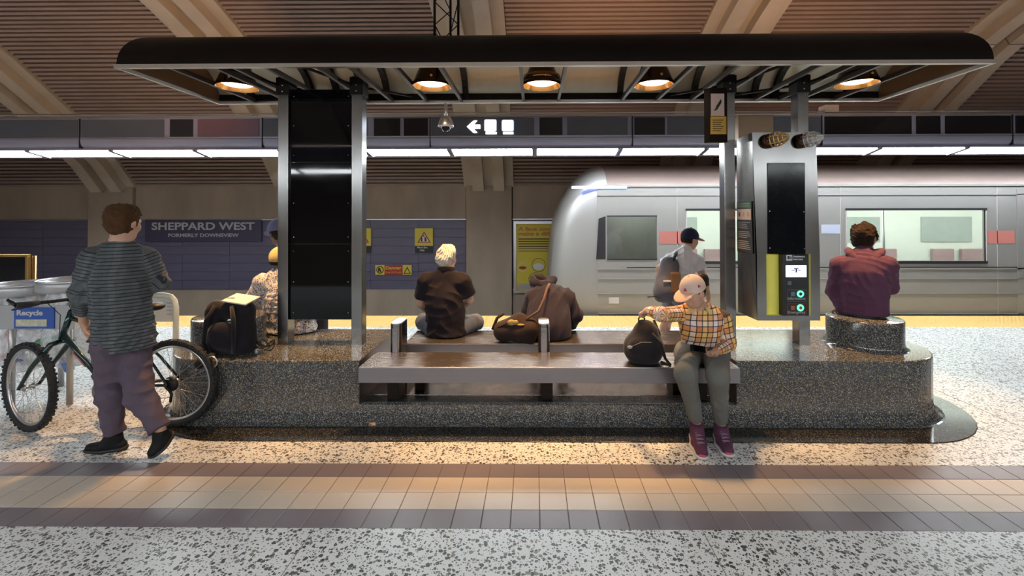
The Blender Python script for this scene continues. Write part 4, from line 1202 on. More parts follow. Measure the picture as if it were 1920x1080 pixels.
def cloth_uv(P, segs, torso_lo=None):
    """per-vertex cloth coordinates: (around, along) of the nearest sleeve/leg segment, or plain x,z on the torso"""
    best = np.full(len(P), 1e9); out = np.zeros((len(P), 3)); out[:, 0] = P[:, 0]; out[:, 1] = P[:, 2]
    for (a, b, r, ref, kind) in segs:
        a = V3(a); b = V3(b); ab = b-a; L = np.linalg.norm(ab); d = ab/L
        t = np.clip(((P-a)@d)/L, -.2 if kind else 0, 1.05 if kind else 1); q = P-a-np.outer(t*L, d); dist = np.linalg.norm(q, axis=1)-r
        m = dist < best; best[m] = dist[m]
        if kind:
            u = unit(V3(ref)-d*(V3(ref)@d)); w = np.cross(d, u)
            ang = np.arctan2(q[m]@w, q[m]@u)
            out[m, 0] = ang*r+.013; out[m, 1] = (t[m]*L)
        else:
            out[m, 0] = P[m, 0]; out[m, 1] = P[m, 2]
    return out

# ---------------------------------------------------------------- anatomy
def frame(fwd, up=(0,0,1)):
    f = unit(fwd); s_ = np.cross(f, V3(up)); s_ = s_/np.linalg.norm(s_); u = np.cross(s_, f)
    return np.array([s_, f, u])            # rows: right side, forward, up
def head(F, c, fr, s=1.0):
    S, Fw, U = fr; c = V3(c)
    p = lambda a, b, d: c+(S*a+Fw*b+U*d)*s
    F.ell(p(0, -.012, .028), (.077*s, .094*s, .086*s), fr, k=.02)
    F.ell(p(0, .022, -.032), (.060*s, .070*s, .078*s), fr, k=.035)
    F.cap(p(-.030, .035, -.082), p(.030, .035, -.082), .022*s, k=.03)
    F.cap(p(0, .060, -.092), p(0, .066, -.086), .018*s, k=.02)
    F.cap(p(-.030, .078, .020), p(.030, .078, .020), .012*s, k=.02)
    F.cap(p(0, .083, .010), p(0, .104, -.026), .009*s, .012*s, k=.014)
    F.cap(p(-.012, .090, -.030), p(.012, .090, -.030), .009*s, k=.01)
    for q in (-1, 1):
        F.ell(p(q*.031, .088, .004), (.017*s, .014*s, .011*s), fr, k=.010, op='s')
        F.ell(p(q*.080, -.008, -.010), (.011*s, .019*s, .031*s), fr, k=.008)
        F.ell(p(q*.045, .055, -.028), (.022*s, .022*s, .025*s), fr, k=.02)
    F.ell(p(0, .088, -.052), (.023*s, .011*s, .006*s), fr, k=.008)
    F.ell(p(0, .086, -.062), (.019*s, .011*s, .007*s), fr, k=.008)
def neck(F, base, c, fr, s=1.0, r=.054):
    F.cap(base, V3(c)-fr[2]*.05*s-fr[1]*.015*s, r*1.12*s, r*s, k=.045)
def hand(F, wrist, d, palm, side=1, curl=.5, s=1.0, spread=.10):
    """palm and five fingers; d: direction of the fingers, palm: palm normal, side: which way the thumb leaves"""
    d = unit(d); pn = unit(V3(palm)-d*(V3(palm)@d)); x = np.cross(d, pn)*side; w = V3(wrist)
    pc = w+d*.045*s
    F.cap(w-d*.01, w+d*.015*s, .025*s, .027*s, k=.02, n=pn, flat=.72)
    for q in (-.026, -.009, .009, .026):
        F.cap(w+d*.012*s+x*q*.6*s, w+d*.078*s+x*q*s, .0125*s, .0115*s, k=.014, n=pn, flat=.9)
    L = [.064, .072, .067, .052]
    for i, q in enumerate((.028, .0095, -.0095, -.027)):
        b = w+d*.080*s+x*q*s; dd = unit(d+x*q/.028*spread)
        cur = curl*(1+.08*i); ang = cur*.5; seg = L[i]*s
        r0 = .0088*s
        for j, fl_ in enumerate((.45, .32, .25)):
            v = dd*math.cos(ang)+pn*math.sin(ang)
            e = b+v*seg*fl_
            F.cap(b, e, r0, r0*.92, k=.004); b = e; r0 *= .92; ang += cur*.9
    b = w+d*.022*s+x*.022*s; v = unit(x*.80+d*.55+pn*.35); e = b+v*.038*s
    F.cap(b, e, .013*s, .0105*s, k=.010); v2 = unit(x*.35+d*.85+pn*(.3+curl*.4)); e2 = e+v2*.030*s
    F.cap(e, e2, .0102*s, .0092*s, k=.006); v3 = unit(x*.15+d*.9+pn*(.35+curl*.6)); F.cap(e2, e2+v3*.022*s, .0092*s, .0078*s, k=.005)
def bounds(pts, m=.14):
    A = np.array([V3(p) for p in pts]); return A.min(0)-m, A.max(0)+m
def make_body(name, J, skin, parent, s=1.0, h=.008, barefoot=False):
    """one continuous body surface over the joints J"""
    lo, hi = bounds([v for k_, v in J.items() if k_ not in ('fwd', 'headfwd', 'headup') and not isinstance(v, (dict, float, int))], .15)
    F = Field(lo, hi, h); fw = unit(J['fwd']); fr = frame(J['headfwd'], J.get('headup', (0,0,1)))
    F.cap(J['P'], J['C'], .108*s, .125*s, k=.05, n=fw, flat=.66)
    F.cap(J['C'], V3(J['N'])*.75+V3(J['C'])*.25, .130*s, .085*s, k=.05, n=fw, flat=.7)
    for q in 'LR':
        sh, el, wr = V3(J['sh'+q])-(0,0,.022*s), V3(J['el'+q]), V3(J['wr'+q])
        F.cap(V3(J['N'])*.7+V3(J['C'])*.3, sh, .055*s, .046*s, k=.05)
        F.cap(sh, el, .048*s, .038*s, k=.02)
        F.cap(el, el*.6+wr*.4, .038*s, .037*s, k=.02); F.cap(el*.6+wr*.4, wr, .037*s, .025*s, k=.02)
        H = J.get('hand'+q)
        if H: hand(F, wr, H['d'], H['palm'], H.get('side', 1), H.get('curl', .5), s*H.get('s', 1.0), H.get('spread', .08))
        hp, kn, an = V3(J['hp'+q]), V3(J['kn'+q]), V3(J['an'+q])
        F.cap(J['P'], hp, .09*s, .078*s, k=.04)
        F.cap(hp, kn, .074*s, .052*s, k=.03)
        cf = kn*.68+an*.32-unit(np.cross(np.cross(an-kn, fw), an-kn))*.0
        F.cap(kn, cf, .052*s, .054*s, k=.03); F.cap(cf, an, .054*s, .034*s, k=.03)
        to = V3(J['to'+q]); F.cap(an-(0, 0, .045*s), an*.35+to*.65-(0, 0, .018*s), .022*s, .014*s, k=.01)
    neck(F, V3(J['N'])-(0, 0, .01), J['H'], fr, s)
    head(F, J['H'], fr, J.get('hs', 1.0)*s)
    P, Q = F.mesh()
    return obj_np('body', P, Q, skin, parent)
def make_top(J, material, parent, s=1.0, ease=.022, hem=None, cuff=('el', .45), h=.007, fold=.006, seed=1, sleeve_r=(.064, .058, .045), belly=0., name='shirt', collar=True, uv=False, flare=0., wide=1.0, flat=.72, hood=False):
    lo, hi = bounds([J[k] for k in ('P', 'C', 'N', 'shL', 'shR', 'elL', 'elR', 'wrL', 'wrR')], .30)
    F = Field(lo, hi, h); fw = unit(J['fwd']); P_, C_, N_ = V3(J['P']), V3(J['C']), V3(J['N'])
    mid = P_*.5+C_*.5
    rP, rM, rC = (.135+ease+flare)*s*wide, (.128+ease+flare*.5+belly*.4)*s*wide, (.138+ease)*s*wide
    down = (P_-C_)/np.linalg.norm(P_-C_)
    if hem is not None and P_[2]-hem > .08: F.cap(np.array([P_[0], P_[1], hem-.03]), P_, rP*1.02, rP, k=.06, n=fw, flat=flat)
    F.cap(P_+down*.05, mid+fw*belly, rP, rM, k=.06, n=fw, flat=flat)
    F.cap(mid+fw*belly, C_, rM, rC, k=.06, n=fw, flat=flat)
    F.cap(C_, N_*.8+C_*.2, rC, (.075+ease*.5)*s, k=.06, n=fw, flat=flat)
    segs = [(P_, C_, rC, (0,0,1), 0), (C_, N_, rC*.8, (0,0,1), 0)]
    for q in 'LR':
        sh, el, wr = V3(J['sh'+q])-(0,0,.026*s), V3(J['el'+q]), V3(J['wr'+q])
        F.cap(N_*.80+C_*.20, sh, (.050+ease*.4)*s, sleeve_r[0]*s*.94, k=.06)
        if cuff[0] == 'el':
            e = sh+(el-sh)*cuff[1]; G = F
            F.cap(sh, sh+(el-sh)*(cuff[1]+.16), sleeve_r[0]*s, sleeve_r[1]*s*1.06, k=.03)
            d = unit(el-sh); F.cut(e, d, np.minimum(e, e+d*.22)-.11, np.maximum(e, e+d*.22)+.11) if False else None
            J.setdefault('_cuts', []).append((e, d, .30))
        else:
            F.cap(sh, el, sleeve_r[0]*s, sleeve_r[1]*s, k=.03)
            e = el+(wr-el)*cuff[1]
            F.cap(el, e, sleeve_r[1]*s, sleeve_r[2]*s, k=.025)
            segs.append((el, wr, sleeve_r[1]*s, fw, 1))
        segs.append((sh, el, sleeve_r[0]*s, fw, 1))
    if fold: F.folds(fold, seed)
    if collar:
        hd = unit(V3(J['H'])-N_)
        b = N_+hd*.012
        F.cap(b, b+hd*.022, .066*s, .060*s, k=.012)
    if hem is not None: F.cut((0, 0, hem), (0, 0, -1))
    if cuff[0] == 'el':
        # open the sleeve end with a local clip just around the cuff
        for (e, d, L) in J.pop('_cuts', []):
            q = F.sub(e-.12+np.minimum(0, d*.10), e+.12+np.maximum(0, d*.10))
            sl, X, Y, Z = q
            t = (X-e[0])*d[0]+(Y-e[1])*d[1]+(Z-e[2])*d[2]
            rx, ry, rz = X-e[0]-t*d[0], Y-e[1]-t*d[1], Z-e[2]-t*d[2]
            rad = np.sqrt(rx*rx+ry*ry+rz*rz)
            cutv = np.where(rad < .095*s, t, -1.).astype(np.float32)
            F.f[sl] = np.maximum(F.f[sl], cutv)
    P, Q = F.mesh()
    return obj_np(name, P, Q, material, parent, cloth_uv(P, segs) if uv else None)
def make_legs(J, material, parent, s=1.0, r=(.105, .080, .062), end=.93, h=.007, fold=.006, seed=3, name='trousers', top=None, clipz=None, short=None):
    ks = ['P', 'hpL', 'hpR', 'knL', 'knR', 'anL', 'anR']
    lo, hi = bounds([J[k] for k in ks], .2); F = Field(lo, hi, h); P_ = V3(J['P'])
    for q in 'LR':
        hp, kn, an = V3(J['hp'+q]), V3(J['kn'+q]), V3(J['an'+q])
        F.cap(P_, hp, .108*s, r[0]*s, k=.04)
        if short is not None:
            F.cap(hp, hp+(kn-hp)*short, r[0]*s, r[1]*s*1.15, k=.03); continue
        F.cap(hp, kn, r[0]*s, r[1]*s, k=.03)
        e = kn+(an-kn)*end; F.cap(kn, e, r[1]*s, r[2]*s, k=.03)
    if fold: F.folds(fold, seed, 34)
    for q in 'LR':
        if short is not None: continue
        kn, an = V3(J['kn'+q]), V3(J['an'+q]); e = kn+(an-kn)*(end+.0); d = unit(an-kn)
        qb = F.sub(e-.10, e+.10+0)
        if qb is None: continue
        sl, X, Y, Z = qb
        t = (X-e[0])*d[0]+(Y-e[1])*d[1]+(Z-e[2])*d[2]
        F.f[sl] = np.maximum(F.f[sl], np.where(t > -.02, t, -1.).astype(np.float32))
    if top is not None: F.cut((0, 0, top), (0, 0, 1))
    if clipz is not None: F.cut((0, 0, clipz), (0, 0, -1))
    P, Q = F.mesh(); return obj_np(name, P, Q, material, parent)
def make_hair(H, fr, material, parent, s=1.0, vol=1.10, seed=5, length=-.06, face=.035, brow=.055, amp=.005, freq=70, name='hair', h=.004, extra=None, balding=False):
    c = V3(H); S, Fw, U = fr
    F = Field(c-.21*s, c+.21*s, h)
    F.ell(c+(Fw*-.014+U*.030)*s, (.080*vol*s, .096*vol*s, .088*vol*s), fr, k=.02)
    F.ell(c+(Fw*-.036+U*-.022)*s, (.066*vol*s, .062*vol*s, .066*vol*s), fr, k=.03)
    if extra: extra(F)
    F.ripple(amp, freq, seed); F.folds(amp*.8, seed, freq*1.8)
    q = F.sub(F.lo, F.lo+F.n*F.h); sl, X, Y, Z = q
    a = (X-c[0])*Fw[0]+(Y-c[1])*Fw[1]+(Z-c[2])*Fw[2]; b = (X-c[0])*U[0]+(Y-c[1])*U[1]+(Z-c[2])*U[2]
    low = length*s-b
    facecut = np.minimum(a-face*s, brow*s-b)
    F.f[sl] = np.maximum(F.f[sl], np.maximum(low, facecut).astype(np.float32))
    P, Q = F.mesh(); return obj_np(name, P, Q, material, parent)
def make_cap(H, fr, material, parent, s=1.0, brim=True, level=.020, tilt=.12, name='cap', brimmat=None, backward=False):
    c = V3(H); S, Fw, U = fr
    n = unit(U+Fw*tilt*(-1)); F = Field(c-.26*s, c+.26*s, .005)
    F.ell(c+(Fw*-.010+U*.030)*s, (.088*s, .106*s, .102*s), fr, k=.01)
    F.cut(c+U*level*s, -n)
    F.cap(c+(U*.130-Fw*.01)*s, c+(U*.131-Fw*.01)*s, .009*s, k=.004)
    P, Q = F.mesh(); o = obj_np(name, P, Q, material, parent)
    if brim:
        F = Field(c-.26*s, c+.26*s, .004)
        b = c+(U*(level+.020)+Fw*.095)*s
        fr2 = np.array([S, unit(Fw-U*.18), unit(U+Fw*.18)])
        F.ell(b, (.076*s, .088*s, .0085*s), fr2, k=.004)
        F.ell(c+(Fw*-.010+U*.030)*s, (.080*s, .098*s, .094*s), fr, k=.003, op='s')
        F.cut(c+Fw*.045*s, -Fw)
        P, Q = F.mesh(); obj_np('cap_brim', P, Q, brimmat or material, o)
    return o
def make_shoe(an, to, material, sole, parent, s=1.0, lift=0., accent=None, h=.005):
    an = V3(an); to = V3(to); g_ = min(an[2], to[2])
    d = to-an; d[2] = 0; d = unit(d); L = .17*s
    ang = math.atan2((an[2]-.085*s)-(to[2]-.025*s), np.linalg.norm((to-an)[:2])) if lift else 0
    heel = an-d*.035*s-(0, 0, .055*s) if lift else np.array([an[0]-d[0]*.035*s, an[1]-d[1]*.035*s, .032*s])
    tip = to if lift else np.array([to[0], to[1], .030*s])
    lo, hi = bounds([an, heel, tip], .12); x = np.cross(unit(tip-heel), (0, 0, 1)); x = x/np.linalg.norm(x); u = np.cross(x, unit(tip-heel))
    F = Field(lo, hi, h)
    F.cap(heel, heel*.45+tip*.55, .036*s, .042*s, k=.02, n=u, flat=.85)
    F.cap(heel*.45+tip*.55, tip, .042*s, .034*s, k=.02, n=u, flat=.72)
    F.cap(an-(0, 0, .035*s), an*.55+(heel*.45+tip*.55)*.45, .042*s, .040*s, k=.03)
    F.cap(an-(0, 0, .03*s), an-(0, 0, .015*s), .043*s, .043*s, k=.01)
    F.cut(an-(0, 0, .002), (0, 0, 1))
    F.cut(heel-u*.016*s, -u)
    P, Q = F.mesh(); o = obj_np('shoe', P, Q, material, parent)
    F = Field(lo, hi, h)
    F.cap(heel-u*.018*s, heel*.45+tip*.55-u*.018*s, .043*s, .050*s, k=.02, n=u, flat=.5)
    F.cap(heel*.45+tip*.55-u*.018*s, tip-u*.014*s, .050*s, .042*s, k=.02, n=u, flat=.5)
    F.cut(heel-u*.031*s, -u); F.cut(heel-u*.008*s, u)
    P, Q = F.mesh(); obj_np('sole', P, Q, sole, o)
    return o, heel, tip, x, u
M_skin = mat('skin light', (.52,.31,.22), .55, spec=.35, noise=.10, nscale=14)
M_skin2 = mat('skin tan', (.42,.24,.16), .55, spec=.35, noise=.10, nscale=14)
M_skin_dk = mat('skin brown', (.16,.085,.055), .5, spec=.35, noise=.10, nscale=14)
def fabric(name, col, noise=.12, bump=.25, sheen=.04, rough=.85, nscale=9): return mat(name, col, rough, spec=.12, noise=noise, nscale=nscale, bump=bump, bscale=220, sheen=sheen)
def plaid(name, bands_u, bands_v, pu, pv, lines, linecol, line_w=.07, rough=.85, mixv=.5, half=True):
    """woven check: coloured bands both ways, dark lines between them; reads the 'cloth' coordinates laid on the garment"""
    m, nt, N, L, B = nt_new(name)
    B.inputs['Roughness'].default_value = rough; B.inputs['Specular IOR Level'].default_value = .2; B.inputs['Sheen Weight'].default_value = .03
    at_ = N.new('ShaderNodeAttribute'); at_.attribute_name = 'cloth'
    sp = N.new('ShaderNodeSeparateXYZ'); L.new(at_.outputs['Vector'], sp.inputs[0])
    def fr_(out, p):
        a = N.new('ShaderNodeMath'); a.operation = 'DIVIDE'; a.inputs[1].default_value = p; L.new(out, a.inputs[0])
        b = N.new('ShaderNodeMath'); b.operation = 'FRACT'; L.new(a.outputs[0], b.inputs[0]); return b.outputs[0]
    fu, fv = fr_(sp.outputs[0], pu), fr_(sp.outputs[1], pv)
    ru = ramp(N, [(i/len(bands_u), c) for i, c in enumerate(bands_u)], 'CONSTANT'); L.new(fu, ru.inputs[0])
    rv = ramp(N, [(i/len(bands_v), c) for i, c in enumerate(bands_v)], 'CONSTANT'); L.new(fv, rv.inputs[0])
    mx = N.new('ShaderNodeMix'); mx.data_type = 'RGBA'; mx.inputs[0].default_value = mixv
    L.new(ru.outputs[0], mx.inputs[6]); L.new(rv.outputs[0], mx.inputs[7]); cur = mx.outputs[2]
    for f, n_ in ((fu, lines[0]), (fv, lines[1])):
        if not n_: continue
        a = N.new('ShaderNodeMath'); a.operation = 'MULTIPLY'; a.inputs[1].default_value = n_; L.new(f, a.inputs[0])
        b = N.new('ShaderNodeMath'); b.operation = 'FRACT'; L.new(a.outputs[0], b.inputs[0])
        lt = N.new('ShaderNodeMath'); lt.operation = 'LESS_THAN'; lt.inputs[1].default_value = line_w; L.new(b.outputs[0], lt.inputs[0])
        sc_ = N.new('ShaderNodeMath'); sc_.operation = 'MULTIPLY'; sc_.inputs[1].default_value = .86; L.new(lt.outputs[0], sc_.inputs[0])
        m2 = N.new('ShaderNodeMix'); m2.data_type = 'RGBA'; L.new(sc_.outputs[0], m2.inputs[0]); L.new(cur, m2.inputs[6]); m2.inputs[7].default_value = c4(linecol); cur = m2.outputs[2]
    L.new(cur, B.inputs['Base Color'])
    return m
# ================================================================= PEOPLE
def A3(px, py, Y): return np.array(at(px, py, Y))
def mkJ(**k): return {a: (V3(b) if not isinstance(b, (dict, float, int)) else b) for a, b in k.items()}
def person(loc, label):
    return thing('person', loc, label, 'person')
M_hair_brown = fabric('brown hair', (.075,.036,.016), noise=.35, bump=.5, nscale=40)
M_hair_dark = fabric('dark curly hair', (.022,.012,.008), noise=.4, bump=.6, nscale=50)
M_hair_white = fabric('white hair', (.70,.64,.56), noise=.15, bump=.6, nscale=50)
M_sole_w = mat('sole white', (.55,.53,.52), .6, noise=.05)
M_sole_b = mat('sole black', (.015,.015,.016), .6, noise=.05)
M_shoe_b = fabric('black leather shoe', (.012,.012,.014), rough=.5)

# ---- woman in the plaid shirt, on the front bench -------------------------------------------------
W = mkJ(fwd=(-.08,-.99,.0), headfwd=(-.74,-.52,-.42), P=A3(1316,652,3.53), C=A3(1313,604,3.42), N=A3(1307,574,3.37),
        shL=A3(1357,594,3.43), shR=A3(1271,582,3.40), H=A3(1299,548,3.29),
        elR=A3(1240,590,3.20), wrR=A3(1214,582,3.36), elL=A3(1367,645,3.43), wrL=A3(1337,664,3.21),
        hpL=A3(1342,663,3.50), hpR=A3(1290,663,3.50), knL=A3(1346,706,3.04), knR=A3(1286,700,3.05),
        anL=A3(1352,795,3.20), anR=A3(1306,792,3.20), toL=A3(1361,836,3.04), toR=A3(1313,842,3.01))
W['headup'] = V3((0,0,1))
W['handR'] = dict(d=A3(1196,590,3.44)-W['wrR'], palm=(.1,.2,-1), side=-1, curl=1.5, s=.92, spread=.05)
W['handL'] = dict(d=A3(1306,662,3.12)-W['wrL'], palm=(.05,-.35,.94), side=-1, curl=.55, s=.92, spread=.05)
pw = person((W['P'][0], 3.2, 0), 'seated woman in a plaid shirt and pink cap looking down at her bag')
make_body('woman', W, M_skin, pw, s=.90, h=.006)
M_plaid = plaid('orange plaid', [(.78,.36,.12),(.80,.72,.70),(.70,.22,.06),(.80,.62,.20)], [(.80,.55,.20),(.66,.19,.07),(.78,.72,.74),(.74,.40,.22)], .156, .168, (4, 4), (.02,.018,.022), line_w=.19, mixv=.5)
make_top(W, M_plaid, pw, s=.88, ease=.020, hem=W['P'][2]-.055, cuff=('wr', .72), uv=True, fold=.006, seed=4, sleeve_r=(.066,.058,.046), h=.007, belly=.0)
M_trs = fabric('grey green trousers', (.135,.135,.125), noise=.10)
make_legs(W, M_trs, pw, s=.88, r=(.112,.082,.054), end=.93, top=W['P'][2]+.14, name='trousers', h=.007, fold=.005)
M_shoe_p = fabric('plum running shoe', (.10,.035,.07), noise=.25)
M_pinkrub = mat('pink rubber', (.45,.07,.11), .5, noise=.05)
M_lace = mat('shoe lace', (.22,.16,.22), .7, noise=.1)
for q in 'LR':
    an, to = W['an'+q], W['to'+q]
    o, heel, tip, x, u = make_shoe(an, to-(0,.03,0), M_shoe_p, M_sole_w, pw, s=1.12)
    d = unit(tip-heel)
    obj('toe_cap', MB().ball(tip+d*.026-u*.006, .024, 12, 8, (1.15,.7,.55)), M_pinkrub, o)
    lc = MB()
    for k in range(4):
        t = .42+.13*k; c = heel*(1-t)+tip*t+u*(.062-.008*k); lc.tube([c-x*.024, c+u*.004, c+x*.024], .0028, 5); lc.tube([c-x*.022, c+u*.004+d*.012, c+d*.02+x*.022], .0026, 5)
    obj('laces', lc, M_lace, o)
    obj('ankle_collar', MB().lathe([(.041,-.012),(.045,-.004),(.043,.004),(.036,.004),(.034,-.01)], Vector(an)-Vector((0,0,.012)), 18), M_blackp, o)
fr = frame(W['headfwd'])
S_, Fw, U_ = fr
M_cap_pk = fabric('pale pink cap', (.66,.50,.43), noise=.05)
cp = make_cap(W['H'], fr, M_cap_pk, pw, s=.96, level=.018, brimmat=fabric('pink cap brim', (.72,.45,.34), noise=.05))
cH = W['H']
def cap_mark(side_amt, fwd_amt, up_amt, sz, name):
    c = cH+(S_*side_amt+Fw*fwd_amt+U_*up_amt)*.96; n = unit(c-(cH+U_*.03)); a = unit(np.cross(U_, n)); b = np.cross(n, a)
    pts = [c-a*sz-b*sz*.7, c+a*sz-b*sz*.7, c+b*sz]; pts2 = [p_-n*.004 for p_ in pts]; pts = [p_+n*.002 for p_ in pts]
    obj(name, MB().add(pts+pts2, [(0,1,2),(5,4,3),(0,3,4,1),(1,4,5,2),(2,5,3,0)]), MATS['cap mark red'] if 'cap mark red' in MATS else mat('cap mark red', (.42,.05,.08), .6, noise=.03), cp)
cap_mark(-.02, .094, .078, .014, 'cap_mark'); cap_mark(-.083, .012, .072, .011, 'cap_mark')
def pony(F):
    c = cH+(-Fw*.10+U_*.045)*.95
    F.cap(c, c-Fw*.05-U_*.02+V3((0,0,.01)), .020, .034, k=.015); F.cap(c-Fw*.05-U_*.02, c-Fw*.075-U_*.075, .034, .020, k=.015)
make_hair(cH, fr, M_hair_dark, pw, s=.93, vol=1.05, brow=.02, face=.03, length=-.065, extra=pony, name='hair')
for q in (-1, 1):
    e = cH+(S_*q*.031+Fw*.080+U_*.004)*.9
    ey = obj('eye', MB().ball(e, .0115, 12, 8), mat('eye white', (.7,.68,.65), .2, noise=.02) if 'eye white' not in MATS else MATS['eye white'], pw)
    obj('iris', MB().ball(e+Fw*.0065-U_*.003, .006, 10, 6), M_blackp, ey)
# shirt collar and front placket
cl = MB()
nb = W['N']+V3((0, -.02, .0))
for q in (-1, 1):
    s_ = V3((q, 0, 0))
    a0_ = nb+s_*.055+V3((0, .02, .045)); a1_ = nb+s_*.030+V3((0, -.068, -.005)); a2_ = nb+s_*.062+V3((0, -.062, -.045)); a3_ = nb+s_*.085+V3((0, -.015, .012))
    cl.add([a0_, a1_, a2_, a3_]+[p_+V3((0, .006, -.006)) for p_ in (a0_, a1_, a2_, a3_)], [(0,1,2,3),(7,6,5,4),(0,4,5,1),(1,5,6,2),(2,6,7,3),(3,7,4,0)])
obj('shirt_collar', cl, fabric('collar cloth', (.70,.50,.24), noise=.3, nscale=30), pw, bevel=.002)

# ---- man walking away on the left ----------------------------------------------------------------
Mj = mkJ(fwd=(-.62,.78,0), headfwd=(.10,.98,-.16), P=A3(232,628,3.06), C=A3(224,525,3.04), N=A3(226,458,3.04), H=A3(233,418,3.05),
         shL=A3(172,476,2.96), shR=A3(276,476,3.14), elL=A3(152,548,2.95), wrL=A3(158,604,3.06), elR=A3(300,530,3.18), wrR=A3(262,545,3.36),
         hpL=A3(206,648,3.0), hpR=A3(250,648,3.12), knL=A3(208,742,3.03), knR=A3(262,742,3.0), anL=A3(215,812,3.05), anR=A3(301,806,2.97), toL=A3(172,836,3.03), toR=A3(287,846,2.93))
Mj['handL'] = dict(d=(.12,.25,-.95), palm=(.8,.2,.1), side=1, curl=.7)
Mj['handR'] = dict(d=(-.5,.8,.1), palm=(-.6,-.4,-.5), side=1, curl=.7)
pm = person((Mj['P'][0], 3.05, 0), 'standing man in a dark checked shirt walking past the bicycle, seen from behind')
make_body('man', Mj, M_skin, pm, s=.97, h=.007)
M_check = plaid('dark grey check', [(.085,.100,.108),(.135,.140,.15),(.090,.10,.108),(.065,.078,.082)], [(.12,.127,.137),(.088,.10,.106)], .12, .046, (0, 2), (.014,.016,.022), line_w=.26)
make_top(Mj, M_check, pm, s=1.0, ease=.022, hem=at(232,655,3.05).z, cuff=('wr', .55), uv=True, fold=.012, seed=9, sleeve_r=(.070,.062,.054), flare=.012, wide=.94, flat=.80, name='checked_shirt')
M_trm = fabric('mauve brown trousers', (.105,.080,.110), noise=.15)
make_legs(Mj, M_trm, pm, s=1.0, r=(.098,.080,.066), end=.98, top=Mj['P'][2]+.05, fold=.013, seed=12)
make_shoe(Mj['anL'], Mj['toL'], M_shoe_b, M_sole_b, pm, s=1.02)
make_shoe(Mj['anR'], Mj['toR'], M_shoe_b, M_sole_b, pm, s=.98, lift=1)
frm_ = frame(Mj['headfwd'])
make_hair(Mj['H'], frm_, M_hair_brown, pm, s=1.0, vol=1.15, length=-.10, amp=.009, freq=55)

# ---- man in the sand cap and floral shirt -----------------------------------------------------------
Fj = mkJ(fwd=(0,1,0), headfwd=(.15,.98,-.10), P=A3(545,605,4.30), C=A3(540,548,4.29), N=A3(530,507,4.31), H=A3(526,488,4.33),
         shL=A3(492,524,4.29), shR=A3(578,524,4.29), elL=A3(472,574,4.38), elR=A3(597,574,4.38), wrL=A3(505,590,4.58), wrR=A3(570,590,4.58),
         hpL=A3(523,612,4.35), hpR=A3(565,612,4.35), knL=A3(520,598,4.72), knR=A3(580,598,4.72), anL=A3(523,655,4.92), anR=A3(578,655,4.92), toL=A3(523,664,5.10), toR=A3(578,664,5.10))
for q, sd_ in (('L', 1), ('R', -1)): Fj['hand'+q] = dict(d=(.3*sd_,.9,-.1), palm=(0,0,-1), side=sd_, curl=.5)
pf = person((Fj['P'][0], 4.3, HB), 'seated man in a sand cap and floral shirt half hidden by the left steel post')
make_body('man', Fj, M_skin_dk, pf, s=.95, h=.009)
m, nt, N, L, B = nt_new('floral cloth'); M_floral = m
tc = N.new('ShaderNodeTexCoord'); v = N.new('ShaderNodeTexVoronoi'); v.inputs['Scale'].default_value = 130; L.new(tc.outputs['Object'], v.inputs[0])
sp_ = N.new('ShaderNodeSeparateColor'); L.new(v.outputs['Color'], sp_.inputs[0])
rp_ = ramp(N, [(0,(.62,.56,.50)),(.35,(.70,.66,.62)),(.62,(.07,.10,.22)),(.82,(.25,.16,.14)),(.9,(.16,.22,.38))], 'CONSTANT'); L.new(sp_.outputs[0], rp_.inputs[0])
L.new(rp_.outputs[0], B.inputs['Base Color']); B.inputs['Roughness'].default_value = .85
make_top(Fj, M_floral, pf, s=1.0, ease=.030, hem=HB+.012, cuff=('el', .75), fold=.012, seed=21, sleeve_r=(.080,.082,.05), flare=.050, wide=1.12, flat=.70, name='floral_shirt')
make_legs(Fj, fabric('navy trousers', (.03,.035,.06)), pf, s=.95, top=Fj['P'][2]+.14, clipz=None, r=(.085,.072,.058))
for q in 'LR': make_shoe(Fj['an'+q], Fj['to'+q]-(0,0,.0), M_shoe_b, M_sole_b, pf, lift=1)
frf = frame(Fj['headfwd'])
make_hair(Fj['H'], frf, M_hair_dark, pf, s=.97, vol=1.03, length=-.05, brow=.02)
M_sand = fabric('sand cap cloth', (.56,.42,.18), noise=.06)
make_cap(Fj['H'], frf, M_sand, pf, s=1.0, level=-.005)

# ---- white haired man cross-legged on the back bench -------------------------------------------------
Hj = mkJ(fwd=(.04,.99,0), headfwd=(.42,.88,-.16), P=A3(836,614,4.24), C=A3(833,555,4.24), N=A3(836,506,4.26), H=A3(838,483,4.28),
         shL=A3(798,521,4.24), shR=A3(868,521,4.24), elL=A3(789,570,4.29), elR=A3(880,562,4.31), wrL=A3(812,588,4.50), wrR=A3(862,578,4.50),
         hpL=A3(816,619,4.28), hpR=A3(856,619,4.28), knL=A3(794,603,4.50), knR=A3(892,604,4.46), anL=A3(850,606,4.66), anR=A3(815,604,4.74), toL=A3(872,610,4.74), toR=A3(790,612,4.80))
Hj['handL'] = dict(d=(.5,.8,.2), palm=(.3,-.5,.6), side=1, curl=.6); Hj['handR'] = dict(d=(-.5,.8,.2), palm=(-.3,-.5,.6), side=-1, curl=.6)
ph = person((Hj['P'][0], 4.24, .452), 'seated white-haired man in a black polo shirt, cross-legged, seen from behind')
make_body('man', Hj, M_skin, ph, s=.98, h=.008)
make_top(Hj, fabric('black polo cloth', (.018,.014,.018), noise=.2, sheen=.02), ph, s=1.0, ease=.022, hem=.462, cuff=('el', .72), fold=.010, seed=33, sleeve_r=(.072,.078,.05), flare=.030, name='polo_shirt', flat=.74)
make_legs(Hj, fabric('grey jeans', (.11,.12,.145), noise=.2), ph, s=.98, top=Hj['P'][2]+.14, r=(.095,.078,.060), clipz=.456)
